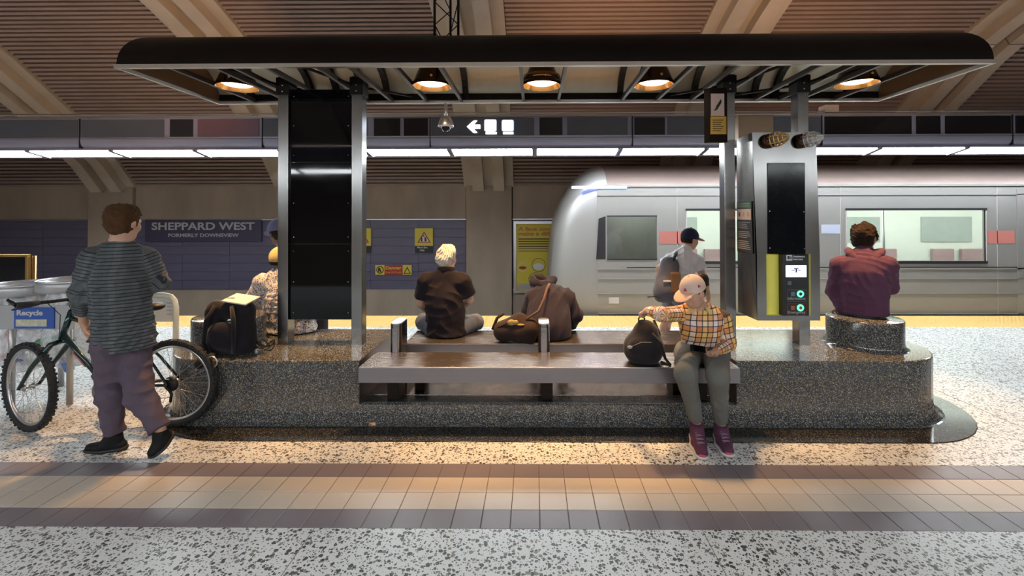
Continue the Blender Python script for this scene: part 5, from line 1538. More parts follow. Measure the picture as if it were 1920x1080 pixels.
for q in 'LR': make_shoe(Hj['an'+q], Hj['to'+q], M_shoe_b, M_sole_b, ph, lift=1)
frh = frame(Hj['headfwd'])
make_hair(Hj['H'], frh, M_hair_white, ph, s=1.0, vol=1.14, length=-.085, amp=.010, freq=60, seed=8)
obj('polo_collar', MB().lathe([(.068,0),(.082,.006),(.076,.036),(.066,.040),(.062,.02)], Vector(Hj['N'])+Vector((0,.0,-.012)), 26, (0,.15,1)), fabric('brown collar cloth', (.045,.026,.020)), ph)

# ---- slumped man in a dark hooded top ----------------------------------------------------------------
Sj = mkJ(fwd=(0,1,-.1), headfwd=(0,.55,-.83), headup=(0,.83,.55), P=A3(1028,608,4.20), C=A3(1028,568,4.30), N=A3(1018,539,4.40), H=A3(1012,535,4.56),
         shL=A3(1000,552,4.32), shR=A3(1062,552,4.32), elL=A3(987,598,4.44), elR=A3(1077,590,4.34), wrL=A3(1000,615,4.62), wrR=A3(1066,618,4.52),
         hpL=A3(1010,615,4.25), hpR=A3(1048,615,4.25), knL=A3(1002,598,4.68), knR=A3(1055,598,4.68), anL=A3(1003,655,4.90), anR=A3(1055,655,4.90), toL=A3(1002,664,5.08), toR=A3(1056,664,5.08))
for q, sd_ in (('L', 1), ('R', -1)): Sj['hand'+q] = dict(d=(.3*sd_,.8,-.3), palm=(0,-.2,-1), side=sd_, curl=.5)
ps_ = person((Sj['P'][0], 4.2, .452), 'slumped man in a dark hooded top with head bowed, on the back bench')
make_body('man', Sj, M_skin2, ps_, s=.96, h=.009)
M_hood = fabric('dark plum hoodie', (.030,.025,.038), noise=.18)
make_top(Sj, M_hood, ps_, s=1.0, ease=.034, hem=.462, cuff=('wr', .95), fold=.011, seed=41, sleeve_r=(.080,.078,.060), flare=.025, wide=1.02, flat=.80, name='hooded_top')
make_legs(Sj, fabric('black trousers', (.02,.02,.024)), ps_, s=.97, top=Sj['P'][2]+.14)
for q in 'LR': make_shoe(Sj['an'+q], Sj['to'+q], M_shoe_b, M_sole_b, ps_, lift=1)
def hood_shape(name, N_, H_, back, wid, mat_, par, s=1.0, hang=.07, lean=0.):
    F = Field(V3(N_)-.28, V3(N_)+.28, .006); N_ = V3(N_); b = unit(back); x = unit(np.cross((0,0,1), b))
    for k in range(13):
        a0_, a1_ = R(-118+236*k/13), R(-118+236*(k+1)/13)
        def P__(a): return N_+x*wid*math.sin(a)+b*(.088*math.cos(a)+.020)+V3((0,0,-hang*max(0, math.cos(a))**1.5+.034))
        F.cap(P__(a0_), P__(a1_), .026*s+.008*max(0, math.cos(a0_)), .026*s+.008*max(0, math.cos(a1_)), k=.02)
    F.ell(N_+b*.055+V3((0,0,-hang*.45)), (wid*.85, .050, .060), np.array([x, b, (0,0,1)]), k=.03)
    F.ell(N_+b*.030+V3((0,0,.040)), (wid*.55, .040, .045), np.array([x, b, (0,0,1)]), k=.02, op='s')
    F.folds(.011, 5, 34); P, Q = F.mesh(); return obj_np(name, P, Q, mat_, par)
hood_shape('hood', A3(1018,529,4.44), Sj['H'], (0,-1,0), .100, M_hood, ps_, hang=.045, s=1.1)
obj_np('hair', *Field(Sj['H']-.2, Sj['H']+.2, .006).ell(Sj['H']+V3((-.01,.0,.02)), (.088,.10,.10)).ripple(.005, 70, 3).mesh(), M_hair_dark, ps_)

# ---- man in the plum hoodie on the drum seat ----------------------------------------------------------
fw = unit((.50,.86,0)); rt = np.array([fw[1], -fw[0], 0])
Pn = A3(1619,574,3.93)
Dj = mkJ(fwd=fw, headfwd=unit(fw+rt*.35+V3((0,0,-.22))), P=Pn, C=A3(1619,515,3.94), N=A3(1620,474,3.98), H=A3(1620,447,4.03),
         shL=A3(1573,492,4.04), shR=A3(1664,492,3.86), elL=A3(1564,546,4.07), wrL=A3(1577,579,3.99), elR=A3(1668,538,3.92), wrR=A3(1662,500,4.16),
         hpL=Pn+fw*.05-rt*.09-(0,0,.01), hpR=Pn+fw*.05+rt*.09-(0,0,.01), knL=Pn+fw*.46-rt*.12+(0,0,.02), knR=Pn+fw*.46+rt*.12+(0,0,.02),
         anL=Pn+fw*.55-rt*.12-(0,0,.38), anR=Pn+fw*.55+rt*.12-(0,0,.38), toL=Pn+fw*.70-rt*.13-(0,0,.45), toR=Pn+fw*.70+rt*.13-(0,0,.45))
Dj['handL'] = dict(d=fw*.85+V3((.0,.0,-.25)), palm=(0,0,-1), side=1, curl=.15); Dj['handR'] = dict(d=(-.25,.35,.8), palm=(-.8,-.2,.1), side=-1, curl=.9)
pd_ = person((Pn[0], Pn[1], .705), 'curly-haired man in a plum hoodie sitting on the right drum seat')
make_body('man', Dj, M_skin2, pd_, s=.99, h=.008)
M_plum = fabric('plum hoodie cloth', (.098,.042,.078), noise=.14)
make_top(Dj, M_plum, pd_, s=1.0, ease=.030, hem=.722, cuff=('wr', .93), fold=.007, seed=51, sleeve_r=(.075,.064,.044), flare=.012, wide=1.0, flat=.74, name='hoodie')
hood_shape('hood', A3(1620,478,3.99), Dj['H'], -fw, .115, M_plum, pd_, hang=.085)
make_legs(Dj, fabric('light grey jeans', (.30,.32,.36), noise=.12), pd_, s=.98, top=Dj['P'][2]+.14, clipz=None, r=(.092,.074,.058))
for q in 'LR': make_shoe(Dj['an'+q], Dj['to'+q], M_shoe_b, M_sole_b, pd_, lift=1)
frd = frame(Dj['headfwd'])
make_hair(Dj['H'], frd, M_hair_dark, pd_, s=1.0, vol=1.22, length=-.085, amp=.012, freq=55, seed=14, face=.03)
obj_np('beard', *Field(Dj['H']-.16, Dj['H']+.16, .006).ell(Dj['H']+frd[1]*.045-frd[2]*.070, (.060,.058,.040), frd).ripple(.004, 80, 2).mesh(), M_hair_dark, pd_)

# ---- walker with the white tee and backpack on the far side -------------------------------------------
Rj = mkJ(fwd=(.75,.66,0), headfwd=(.93,.30,-.18), P=A3(1268,546,4.98), C=A3(1274,505,5.00), N=A3(1285,472,5.04), H=A3(1294,449,5.08),
         shL=A3(1258,483,5.12), shR=A3(1306,485,4.94), elL=A3(1236,503,5.22), wrL=A3(1232,540,5.28), elR=A3(1319,520,4.92), wrR=A3(1328,556,4.98),
         hpL=A3(1262,556,5.06), hpR=A3(1276,556,4.92), knL=A3(1252,598,5.05), knR=A3(1308,598,5.02), anL=A3(1236,648,5.10), anR=A3(1304,660,5.0), toL=A3(1254,664,5.10), toR=A3(1330,668,5.05))
Rj['handL'] = dict(d=(.1,.2,-.9), palm=(1,0,0), side=-1, curl=.6); Rj['handR'] = dict(d=(.2,.2,-.9), palm=(-.5,.5,0), side=1, curl=.6)
pr = person((Rj['P'][0], 5.0, 0), 'walking person in a white tee, dark cap and shorts passing before the train')
make_body('walker', Rj, M_skin, pr, s=.95, h=.009)
make_top(Rj, fabric('white tee cloth', (.66,.66,.72)), pr, s=.98, ease=.026, hem=at(1268,556,5.0).z, cuff=('el', .55), fold=.010, seed=61, sleeve_r=(.074,.074,.05), flare=.01, name='tee_shirt')
make_legs(Rj, fabric('grey shorts cloth', (.17,.17,.19)), pr, s=.98, r=(.10,.085,.06), top=Rj['P'][2]+.03, short=.72, name='shorts')
for q in 'LR': make_shoe(Rj['an'+q], Rj['to'+q], M_shoe_b, M_sole_w, pr)
frr = frame(Rj['headfwd'])
make_hair(Rj['H'], frr, M_hair_dark, pr, s=.95, vol=1.05, length=-.05, brow=.02)
make_cap(Rj['H'], frr, fabric('navy cap cloth', (.02,.022,.05)), pr, s=.98, level=.005, brimmat=fabric('red cap brim', (.35,.12,.13)))

# ---- man standing behind the black panel ---------------------------------------------------------------
Bj = mkJ(fwd=(.3,.95,0), headfwd=(-.75,.6,-.25), P=A3(585,532,5.13), C=A3(578,492,5.11), N=A3(560,462,5.09), H=A3(523,439,5.05),
         shL=A3(549,474,5.09), shR=A3(604,476,5.07), elL=A3(553,515,5.05), wrL=A3(560,550,5.09), elR=A3(618,518,5.07), wrR=A3(614,552,5.15),
         hpL=A3(574,545,5.13), hpR=A3(598,545,5.13), knL=A3(575,590,5.20), knR=A3(602,590,5.15), anL=A3(575,645,5.22), anR=A3(604,647,5.15), toL=A3(573,646,5.38), toR=A3(609,648,5.32))
for q, sd_ in (('L', 1), ('R', -1)): Bj['hand'+q] = dict(d=(0,.1,-1), palm=(sd_,0,0), side=sd_, curl=.5)
pb = person((Bj['P'][0], 5.15, 0), 'standing man in a blue-grey hat mostly hidden behind the black display panel')
make_body('man', Bj, M_skin_dk, pb, s=1.0, h=.010)
make_top(Bj, fabric('black jacket cloth', (.02,.02,.025)), pb, s=1.0, ease=.03, cuff=('wr', .95), hem=Bj['P'][2]-.06, seed=71, name='jacket', h=.010)
make_legs(Bj, fabric('charcoal trousers', (.03,.03,.035)), pb, s=.95, top=Bj['P'][2]+.14, h=.010)
for q in 'LR': make_shoe(Bj['an'+q], Bj['to'+q], M_shoe_b, M_sole_b, pb)
frb = frame(Bj['headfwd'])
make_hair(Bj['H'], frb, M_hair_dark, pb, s=1.02, vol=1.10, length=-.07)
make_cap(Bj['H'], frb, fabric('blue grey hat cloth', (.13,.14,.26)), pb, s=1.32, level=.025)
# ================================================================= BAGS AND SMALL THINGS
M_bagblk = fabric('black nylon', (.014,.012,.016), noise=.25, sheen=.15, rough=.7)
M_bagbrn = fabric('brown black canvas', (.035,.022,.020), noise=.25, rough=.75)
# backpack held up by the seated woman
c = A3(1207, 655, 3.50)
bp_ = thing('backpack', (c[0], 3.50, .452), 'black backpack on the front bench, its top loop in the woman\'s hand', 'backpack')
F = Field(c-.34, c+.34, .007)
base = np.array([A3(1207,670,3.50)[0], 3.50, .56]); topp = A3(1203, 604, 3.47)
F.ell(base, (.150,.115,.125), k=.05); F.cap(base+(0,0,-.02), base+(.01,0,.12), .115, .085, k=.06); F.cap(base+(.01,0,.12), topp, .085, .020, k=.05)
F.ell(base+(-.045,-.07,.015), (.085,.055,.075), k=.02)
F.ripple(.008, 28, 3); F.cut((0,0,.4535), (0,0,-1))
P, Q = F.mesh(); obj_np('bag_body', P, Q, M_bagblk, bp_)
obj('top_loop', MB().tube([topp+V3(v) for v in ((-.02,0,-.01),(-.022,0,.03),(0,0,.045),(.022,0,.03),(.02,0,-.01))], .006, 8), M_bagblk, bp_)
st = [A3(1222,625,3.42), A3(1240,645,3.40), A3(1247,672,3.38), np.array([A3(1256,690,3.42)[0],3.41,.459]), np.array([A3(1240,690,3.45)[0],3.46,.459])]
obj('shoulder_strap', MB().tube(st, .011, 8), M_bagblk, bp_)
obj('shoulder_strap', MB().tube([A3(1226,600,3.52), A3(1236,625,3.50), A3(1238,660,3.46), A3(1228,680,3.44)], .011, 8), M_bagblk, bp_)
zp = MB().tube([base+V3((-.115,-.105,.035)), base+V3((-.05,-.135,.075)), base+V3((.03,-.12,.07))], .0016, 6)
obj('zipper', zp, M_greyprint, bp_)
obj('badge', MB().ball(A3(1181,651,3.39), .012, 10, 6, (1.6,.4,1)), M_greyprint, bp_)
# phone in the woman's hand
q_ = W['wrL']*.30+A3(1302,658,3.11)*.70
o = obj('phone', MB().box(-.050,.050,-.030,.030,-.004,.004), M_gloss_black, None, bevel=.003)
o.location = (q_[0]-.015, q_[1]+.0, q_[2]+.022); o.rotation_euler = (R(28), R(6), R(-14)); tag(o, 'black phone in the seated woman\'s left hand', 'phone')
# black bag on the left end block
c = np.array([A3(434, 620, 3.66)[0], 3.66, HB])
lb = thing('black_backpack', c, 'large black backpack standing on the left end of the terrazzo island', 'backpack')
F = Field(c+(-.30,-.2,-.05), c+(.30,.22,.55), .007)
for dx in (-.13, .10):
    F.cap(c+(dx,0,.08), c+(dx*1.0,.02,.33), .085, .070, k=.05)
F.cap(c+(-.13,0,.07), c+(.10,0,.07), .085, k=.05); F.cap(c+(-.13,.02,.33), c+(.10,.02,.33), .072, k=.05)
F.ell(c+(-.02,-.075,.15), (.12,.06,.11), k=.03)
F.ripple(.007, 24, 8); F.cut(c+(0,0,.002), (0,0,-1)); P, Q = F.mesh(); obj_np('bag_body', P, Q, M_bagblk, lb)
obj('shoulder_strap', MB().tube([c+V3((.05,-.07,.38)), c+V3((.10,-.13,.28)), c+V3((.11,-.14,.14)), c+V3((.08,-.10,.03))], .016, 8), M_bagblk, lb)
obj('shoulder_strap', MB().tube([c+V3((-.08,-.07,.39)), c+V3((-.12,-.12,.28)), c+V3((-.13,-.13,.12)), c+V3((-.12,-.09,.03))], .016, 8), M_bagblk, lb)
obj('top_loop', MB().tube([c+V3((-.05,0,.395)), c+V3((-.03,0,.43)), c+V3((.02,0,.43)), c+V3((.04,0,.395))], .008, 8), M_bagblk, lb)
# hanging strap and silver ring over the front edge
hs = thing('lock_strap', (A3(397,700,3.42)[0], 3.43, HB-.3), 'black strap with a silver ring hanging over the island edge', 'strap')
x0_ = A3(400,700,3.43)[0]
obj('strap', MB().tube([(x0_-.07, 3.52, HB+.02), (x0_-.05, 3.45, HB+.012), (x0_-.01, 3.425, HB-.05), (x0_+.015, 3.425, HB-.15), (x0_+.02, 3.425, HB-.26)], .026, 10), M_bagblk, hs)
rg_c = A3(397, 679, 3.39)
obj('silver_ring', MB().tube([rg_c+V3((.040*math.cos(R(a)), 0, .040*math.sin(R(a)))) for a in range(0, 360, 20)], .006, 8, closed=True), M_alu, hs)
obj('buckle', MB().ball(A3(372,683,3.43), .034, 12, 8, (1,.6,1.1)), M_bagblk, hs)
# pale notebook on top of the bag
nb_c = A3(452, 574, 3.66)
o = obj('notebook', MB().box(-.115,.115,-.075,.075,-.006,.006), mat('notebook paper', (.72,.62,.56), .6, noise=.03), None, bevel=.003)
o.location = (nb_c[0], 3.66, HB+.425); o.rotation_euler = (R(14), R(5), R(-12)); tag(o, 'pale notebook lying on top of the black backpack', 'notebook')
# coil of cable
cb = MB(); cc0 = np.array([A3(497,642,3.68)[0], 3.68, HB+.012])
for k in range(3):
    cb.tube([cc0+V3(((.075-.010*k)*math.cos(R(a))+.01*k, (.045-.006*k)*math.sin(R(a)), .035+.030*math.sin(R(a*2+60*k))+.012*k)) for a in range(0, 360, 15)], .005, 6, closed=True)
cb.tube([cc0+V3((-.07,0,.01)), cc0+V3((-.11,.01,.10)), cc0+V3((-.13,-.03,.22)), cc0+V3((-.20,-.06,.30))], .005, 6)
o = obj('cable_coil', cb, M_blackp); tag(o, 'loose coil of black cable beside the black backpack', 'cable')
# shoulder bag beside the slumped man
c = np.array([A3(968, 615, 4.06)[0], 4.07, .452])
sb = thing('messenger_bag', c, 'dark canvas shoulder bag with yellow print leaning on the slumped man', 'bag')
F = Field(c+(-.30,-.2,-.05), c+(.32,.2,.36), .006)
F.cap(c+(-.135,-.02,.085), c+(.11,-.03,.10), .075, .085, k=.05); F.cap(c+(-.10,.0,.10), c+(.03,.0,.19), .075, .060, k=.05)
F.cap(c+(.02,0,.18), c+(.13,.0,.15), .05, .05, k=.05); F.cap(c+(.02,-.06,.05), c+(.12,-.07,.03), .05, .045, k=.04)
F.ripple(.009, 26, 17); F.cut(c+(0,0,.002), (0,0,-1), c+(-.3,-.05,-.1), c+(.3,.3,.1)); P, Q = F.mesh(); obj_np('bag_body', P, Q, M_bagbrn, sb)
obj('shoulder_strap', MB().tube([c+V3((.085,-.06,.20)), A3(1010,583,4.02), A3(1020,560,4.06), A3(1026,540,4.14), A3(1030,532,4.22)], .011, 8), fabric('brown strap', (.13,.08,.065)), sb)
obj('flap_edge', MB().tube([c+V3((-.16,-.07,.13)), c+V3((-.06,-.095,.185)), c+V3((.04,-.095,.165)), c+V3((.14,-.09,.11))], .009, 8), M_bagbrn, sb)
M_yprint = mat('yellow bag print', (.42,.30,.10), .7, noise=.2, nscale=30)
M_yprint2 = M_yprint
pr0 = A3(961, 605, 3.962)
yp = MB()
for (dx, dz, rx, rz) in ((-.010,.0,.036,.026),(.030,.000,.020,.022),(.070,-.020,.034,.010)):
    yp.ball(pr0+V3((dx, 0.006, dz)), 1, 14, 8, (rx, .008, rz))
obj('print_patch', yp, M_yprint, sb)
obj('side_flap', MB().tube([c+V3((-.21,-.01,.10)), c+V3((-.17,.0,.20)), c+V3((-.11,.0,.24))], .014, 8), M_bagbrn, sb)
# walker's backpack
c = A3(1252, 522, 4.84)
wp = thing('grey_backpack', (c[0], 4.84, c[2]-.24), 'grey and brown backpack on the back of the walker in white', 'backpack')
F = Field(c-.34, c+.34, .009)
F.cap(c+(.03,.03,.12), c+(-.03,.0,-.13), .105, .125, k=.05, n=(.4,-.9,0), flat=.8); F.ell(c+(-.04,-.06,-.08), (.09,.07,.10), k=.03)
F.ripple(.008, 24, 9); P, Q = F.mesh(); obj_np('bag_body', P, Q, fabric('slate nylon', (.13,.13,.16), noise=.3), wp)
obj('pocket', MB().box(c[0]-.01, c[0]+.10, c[1]-.135, c[1]-.08, c[2]-.14, c[2]+.08), fabric('brown nylon', (.16,.10,.06)), wp, bevel=.02)
obj('shoulder_strap', MB().tube([A3(1258,500,4.80), A3(1264,484,4.84), A3(1268,474,4.95), A3(1262,480,5.14)], .016, 8), fabric('dark strap', (.05,.05,.06)), wp)
obj('strap_end', MB().tube([A3(1240,560,4.78), A3(1228,556,4.78), A3(1214,557,4.78)], .006, 6), M_blackp, wp)
obj('reflector', MB().box(c[0]-.085, c[0]-.01, c[1]-.150, c[1]-.13, c[2]-.015, c[2]+.0), M_white, wp)

# ================================================================= BICYCLE
bike = thing('bicycle', (-3.15, 3.38, 0), 'dark green mountain bike leaning at the left end of the island', 'bicycle')
M_bframe = mat('bike frame paint', (.012,.035,.040), .25, metal=.4, noise=.1, coat=.5)
M_tyre = mat('tyre rubber', (.016,.016,.018), .75, noise=.15, bump=.3, bscale=90)
M_rim = brushed('wheel rim', (.50,.49,.50), .3, axis=1, metal=.8)
M_spoke = mat('spoke steel', (.55,.55,.55), .3, metal=1)
M_chrome = mat('chrome', (.7,.7,.7), .15, metal=1)
RW = .325
rear = Vector(at(329, 717, 3.40)); rear.z = RW+.002; rear.y = 3.385
front = Vector(at(57, 730, 3.31)); front.z = RW+.002; front.y = 3.30
def wheel(c, dirv, name):
    """wheel in the vertical plane containing dirv"""
    d = Vector(dirv).normalized(); ax = Vector((0,0,1)).cross(d).normalized(); up = Vector((0,0,1))
    ring = lambda r_, n, off_=0: [c+(d*math.cos(2*math.pi*k/n)+up*math.sin(2*math.pi*k/n))*r_+ax*off_ for k in range(n)]
    root = obj(name, MB().tube(ring(RW-.028, 56), .024, 10, closed=True), M_tyre, bike)
    kn = MB()
    for k in range(64):
        a = 2*math.pi*k/64; rd = d*math.cos(a)+up*math.sin(a); tg = -d*math.sin(a)+up*math.cos(a)
        for o_ in (-.016, 0, .016) if k % 2 else (-.022, .010, .022):
            cc = c+rd*(RW-.007-abs(o_)*.35)+ax*o_
            M4 = Matrix((( *(tg*.0075), ), ( *(ax*.005), ), ( *(rd*.0055), ))).transposed()
            kn.add([cc+M4 @ Vector(v) for v in ((-1,-1,-1),(1,-1,-1),(1,1,-1),(-1,1,-1),(-1,-1,1),(1,-1,1),(1,1,1),(-1,1,1))], [(0,3,2,1),(4,5,6,7),(0,1,5,4),(1,2,6,5),(2,3,7,6),(3,0,4,7)])
    o = obj('tread_knobs', kn, M_tyre, root); o['kind'] = 'stuff'
    m = MB(); n = 56
    prof = [(RW-.046, -.011), (RW-.046, .011), (RW-.064, .009), (RW-.066, 0), (RW-.064, -.009)]
    vs = []
    for (r_, o_) in prof: vs += ring(r_, n, o_)
    fs = [(i*n+k, i*n+(k+1) % n, ((i+1) % 5)*n+(k+1) % n, ((i+1) % 5)*n+k) for i in range(5) for k in range(n)]
    obj('rim', m.add(vs, fs, True), M_rim, root, merge=True)
    obj('hub', MB().lathe([(.001,-.05),(.012,-.05),(.012,-.03),(.024,-.028),(.024,-.024),(.014,-.018),(.014,.018),(.024,.024),(.024,.028),(.012,.03),(.012,.05),(.001,.05)], c, 16, ax), M_spoke, root)
    sp = MB()
    for k in range(32):
        a = 2*math.pi*k/32; b = a+(.9 if k % 4 < 2 else -.9); s_ = 1 if k % 2 else -1
        sp.tube([c+(d*math.cos(b)+up*math.sin(b))*.023+ax*.026*s_, c+(d*math.cos(a)+up*math.sin(a))*(RW-.062)], .0014, 4, caps=False)
    o = obj('spokes', sp, M_spoke, root); o['kind'] = 'stuff'
    return root, d, ax
rw, rd_, rax = wheel(rear, (1, .0, 0), 'rear_wheel')
fwd_ = Vector((-.945, .33, 0)).normalized()
fw_, fd_, fax = wheel(front, fwd_, 'front_wheel')
yb = 3.385
def tb(name, pts, r, mt=M_bframe, par=bike, n=12): return obj(name, MB().tube(pts, r, n), mt, par)
head_t = Vector((at(131,583,3.30).x, 3.315, at(131,583,3.30).z)); head_b = Vector((at(112,636,3.30).x, 3.315, at(112,636,3.30).z))
bb = Vector((at(205,722,3.36).x, 3.36, .29)); seat_t = Vector((at(252,612,3.36).x, 3.36, .72))
tb('head_tube', [head_t, head_b], .021)
tb('top_tube', [head_t*.75+head_b*.25, seat_t*.90+bb*.10], .016)
tb('down_tube', [head_b*.85+head_t*.15, bb], .019)
tb('down_tube_decal', [head_b*.72+bb*.28+Vector((0,-.0165,.004)), head_b*.45+bb*.55+Vector((0,-.0165,.004))], .006, M_train_red)
tb('seat_tube', [seat_t, bb], .016)
for s_ in (-1, 1):
    tb('chain_stay', [bb+Vector((.02,s_*.03,0)), rear+Vector((-.10,s_*.055,0)), rear+Vector((0,s_*.06,0))], .010)
    tb('seat_stay', [seat_t*.93+bb*.07+Vector((0,s_*.02,0)), rear+Vector((-.14,s_*.045,.18)), rear+Vector((0,s_*.06,0))], .009)
crown = head_b+(head_b-head_t).normalized()*.02
for s_ in (-1, 1):
    tb('fork_blade', [crown, crown+fax*s_*.055+Vector((0,0,-.01)), crown*.45+front*.55+fax*s_*.062-(fd_*-.015), front+fax*s_*.055], [.018,.020,.015,.011])
sp_t = seat_t+(seat_t-bb).normalized()*.16
tb('seat_post', [seat_t, sp_t], .013, M_chrome)
sd_ = Vector((at(300,577,3.40).x, 3.37, at(300,577,3.40).z))
sp2 = sp_t
F = Field(np.array(sp2)-.25, np.array(sp2)+.25, .006)
F.cap(np.array(sp2)+(.09,0,.03), np.array(sp2)+(-.10,0,.035), .062, .020, k=.03, n=(0,0,1), flat=.5)
P, Q = F.mesh(); obj_np('saddle', P, Q, M_blackp, bike)
stem_t = head_t+(head_t-head_b).normalized()*.05
tb('stem', [head_t, stem_t, stem_t+fd_*.07+Vector((0,0,.03))], .014)
hb = stem_t+fd_*.07+Vector((0,0,.03))
tb('handlebar', [hb+fax*.29+fd_*-.03+Vector((0,0,.012)), hb+fax*.08, hb, hb-fax*.08, hb-fax*.29+fd_*-.03+Vector((0,0,.012))], .0125, M_blackp)
for s_ in (-1, 1):
    e = hb+fax*.29*s_+fd_*-.03+Vector((0,0,.012)); e1 = hb+fax*.17*s_+fd_*-.014+Vector((0,0,.006))
    g_ = tb('grip', [e1, e], .018, M_tyre)
    tb('brake_lever', [e1-fax*s_*.02, e1+fd_*.035+Vector((0,0,-.02)), e+fd_*.05+Vector((0,0,-.035))], .006, M_blackp)
    tb('bar_end', [e, e+fd_*.09+Vector((0,0,.03))], .012, M_blackp)
tb('brake_cable', [hb+fax*.12+fd_*.02, hb+fax*.06+fd_*.12+Vector((0,0,-.03)), hb+fd_*.10+Vector((0,0,-.12)), crown+fd_*.02+Vector((0,0,.03))], .003, M_blackp, n=6)
tb('brake_cable', [hb-fax*.12+fd_*.02, hb-fax*.05+fd_*.10+Vector((0,0,-.06)), head_t+Vector((.03,-.02,-.02)), head_t*.4+seat_t*.6+Vector((0,-.02,.02))], .003, M_blackp, n=6)
cr_ = MB().lathe([(.001,-.004),(.085,-.004),(.088,0),(.085,.004),(.001,.004)], bb+Vector((0,-.045,0)), 36, (0,1,0)); obj('chainring', cr_, M_spoke, bike)
for s_ in (-1, 1):
    e = bb+Vector((-.10*s_, s_*.075, .13*s_*-1))
    ca = tb('crank_arm', [bb+Vector((0, s_*.06, 0)), e], .011, M_spoke)
    obj('pedal', MB().box(e.x-.045, e.x+.045, e.y+(.01 if s_ > 0 else -.09), e.y+(.09 if s_ > 0 else -.01), e.z-.012, e.z+.012), M_blackp, ca, bevel=.004)
obj('cassette', MB().lathe([(.001,-.052),(.03,-.052),(.055,-.030),(.055,-.026),(.001,-.026)], rear, 24, (0,1,0)), M_blackp, bike)
tb('chain', [bb+Vector((0,-.045,.085)), rear+Vector((0,-.045,.04))], .004, M_spoke, n=6); tb('chain', [bb+Vector((0,-.045,-.085)), rear+Vector((.02,-.045,-.09))], .004, M_spoke, n=6)
tb('derailleur', [rear+Vector((0,-.06,-.01)), rear+Vector((.03,-.06,-.06)), rear+Vector((.015,-.05,-.12))], .010, M_blackp)
rfl = rear+Vector((-.17,-.012,-.165))
obj('wheel_reflector', MB().box(-.035,.035,-.008,.008,-.013,.013, Matrix.Translation(rfl) @ Matrix.Rotation(R(52), 4, 'Y')), mat('orange reflector', (.75,.10,.03), .3, noise=.1), bike, bevel=.003)
tb('brake_caliper', [rear+Vector((-.245,-.05,.20)), rear+Vector((-.235,-.05,.25)), rear+Vector((-.20,-.045,.28))], .008, M_blackp)

# ================================================================= RECYCLING STAND
def leg_tube(x, y, z1, par, r=.022): return obj('leg', MB().tube([(x, y, 0), (x, y, z1)], r, 14), M_alu2, par)
M_alu2 = mat('satin grey metal', (.42,.41,.40), .35, metal=.7, noise=.08)
M_binwhite = mat('bin top grey', (.45,.45,.47), .35, metal=.3, noise=.06)
xl, xr = at(22, 700, 3.78).x, at(131, 700, 3.78).x
rs_ = thing('recycling_stand', ((xl+xr)/2, 3.95, 0), 'grey tube recycling stand with a blue Recycle panel and clear bags', 'bin')
zt = at(60, 572, 3.76).z
for x in (xl, xr):
    for y in (3.78, 4.18): leg_tube(x, y, zt+.02, rs_)
zb_ = at(60, 617, 3.76).z
obj('front_board', MB().box(xl-.45, xr+.06, 3.750, 3.758, zb_, zt), M_binwhite, rs_, bevel=.003)
bpn = obj('blue_panel', MB().box(at(27,600,3.745).x, at(102,600,3.745).x, 3.742, 3.750, at(60,616,3.745).z, at(60,576,3.745).z), M_blue, rs_)
text('lettering', 'Recycle', at(80,585,3.74).x-at(31,585,3.74).x, .042, ((at(31,585,3.74).x+at(80,585,3.74).x)/2, 3.740, at(55,587,3.74).z), M_white, bpn, bold=.002)
obj('picture_strip', MB().box(at(30,600,3.74).x, at(88,600,3.74).x, 3.738, 3.742, at(60,612,3.74).z, at(60,599,3.74).z), mat('picture strip', (.55,.55,.42), .5, noise=.45, nscale=40), bpn)
for k, (r0, cxk) in enumerate(((.20, xl-.10), (.20, xr-.16))):
    cxr = Vector((cxk, 3.98, zt+.06+.035*k))
    m = MB(); nn = 40
    prof = [(.235,0),(.245,.01),(.245,.07),(.235,.085),(.20,.085),(.185,.06),(.185,.01),(.20,0),(.235,0)]
    o = obj('bin_rim', m.lathe(prof, cxr, nn, (.0,.0,1)), M_binwhite, rs_)
    obj('rim_edge', MB().tube([cxr+Vector((.238*math.cos(2*math.pi*j/40), .238*math.sin(2*math.pi*j/40), .088)) for j in range(40)], .009, 8, closed=True), M_alu, o)
    F = Field(np.array(cxr)+(-.32,-.30,-.95), np.array(cxr)+(.32,.30,.05), .014)
    F.cap(np.array(cxr)+(0,0,-.02), np.array(cxr)+(0,0,-.40), .185, .205, k=.05); F.ell(np.array(cxr)+(.01,0,-.48), (.21,.20,.19), k=.08)
    F.ripple(.016, 22, 5+k); P, Q = F.mesh(); obj_np('clear_bag', P, Q, M_bag_clear, rs_)
cols = [(.5,.1,.05),(.1,.2,.5),(.6,.6,.55),(.5,.45,.1),(.08,.25,.12)]
mats_b = [mat('drinks packaging %s' % 'abcde'[i], c_, .4, noise=.1) for i, c_ in enumerate(cols)]
k = 0
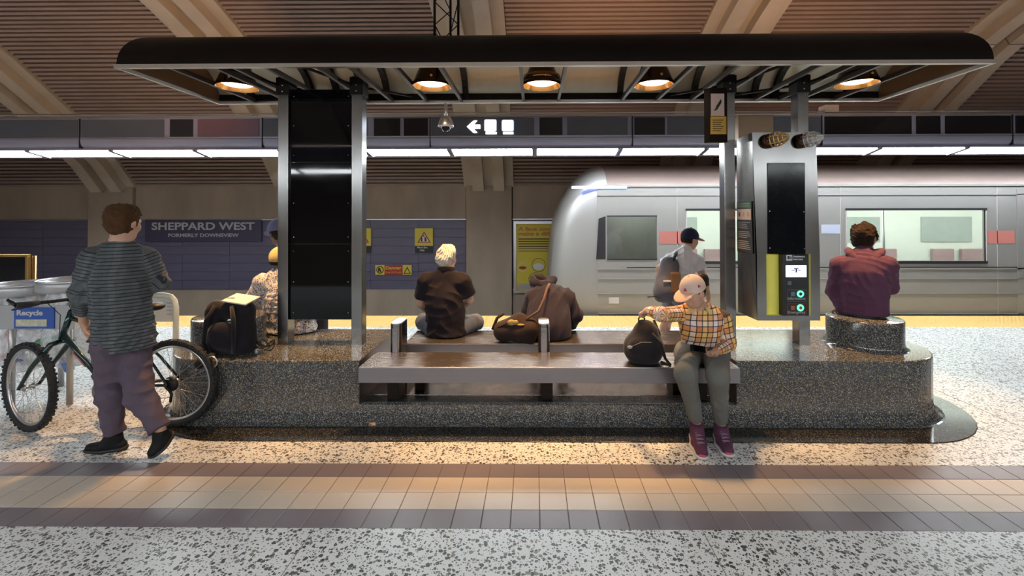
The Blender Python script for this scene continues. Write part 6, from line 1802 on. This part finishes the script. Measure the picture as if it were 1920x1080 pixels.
for (x, y, z) in ((xl-.12,3.9,.36),(xl-.02,3.86,.42),(xr-.2,3.88,.40),(xr-.10,3.85,.45),(xr-.22,3.83,.52),(xl-.1,3.84,.53),(xr-.12,3.86,.33),(xl+.0,3.9,.31)):
    a = Vector((math.cos(k*1.7), .2, math.sin(k*2.3))).normalized()
    bt = MB().lathe([(.001,-.09),(.030,-.09),(.033,-.08),(.033,.03),(.014,.07),(.013,.09),(.001,.09)], (x, y, z), 14, a)
    o = obj('bottle', bt, mats_b[k % 5]); tag(o, 'drink bottle inside the clear bag, %s' % ['lying low by the far leg', 'upright beside the far leg', 'low in the nearer bag', 'at the front of the nearer bag', 'high in the nearer bag', 'high in the farther bag', 'at the bottom of the nearer bag', 'at the bottom of the farther bag'][k], 'bottle', 'bottles in the recycling bags'); k += 1
# second frame with the rounded hoop, behind
hz = at(312, 553, 4.40)
hp_ = thing('hoop_stand', (hz.x, 4.40, 0), 'pale tubular hoop frame with a white notice behind the bicycle', 'stand')
xr2 = at(330, 600, 4.40).x; xl2 = at(225, 600, 4.40).x
pts = [(xl2, 4.40, 0), (xl2, 4.40, hz.z-.09), (xl2+.03, 4.40, hz.z-.02), (xl2+.09, 4.40, hz.z), (xr2-.12, 4.40, hz.z), (xr2-.05, 4.40, hz.z-.015), (xr2-.015, 4.40, hz.z-.05), (xr2, 4.40, hz.z-.12), (xr2, 4.40, 0)]
obj('hoop_tube', MB().tube(pts, .024, 14), mat('cream tube', (.60,.60,.52), .35, metal=.2, noise=.05), hp_)
nbd = obj('notice_board', MB().box(xl2+.02, xr2-.03, 4.395, 4.405, at(300,603,4.4).z, hz.z-.025), mat('notice white', (.55,.54,.50), .5, noise=.04), hp_)
for k in range(4): obj('text_line', MB().box(at(312,600,4.39).x, at(321,600,4.39).x, 4.391, 4.395, at(312,568+k*7,4.39).z-.006, at(312,568+k*7,4.39).z+.004), M_greyprint, nbd)
# brass framed barrier at the far left
gb = thing('brass_barrier', (at(20,530,5.9).x, 5.9, 0), 'dark glazed barrier with a brass frame at the far left edge', 'barrier')
xg = at(52, 500, 5.9).x; xp = at(65, 500, 5.9).x; zg = at(30, 477, 5.9).z
obj('frame_rail', MB().box(xg-2.2, xg+.02, 5.88, 5.92, zg-.03, zg), M_brass, gb, bevel=.004)
obj('frame_upright', MB().box(xg-.015, xg+.02, 5.88, 5.92, 0, zg-.03), M_brass, gb, bevel=.004)
obj('glass_panel', MB().box(xg-2.2, xg-.015, 5.895, 5.905, .10, zg-.03), M_fascia_glass, gb)
obj('frame_upright', MB().box(xg-2.2, xg-2.165, 5.88, 5.92, 0, zg-.03), M_brass, gb, bevel=.004)
obj('post', MB().tube([(xp, 5.9, 0), (xp, 5.9, zg-.02)], .022, 12), M_brass, gb)
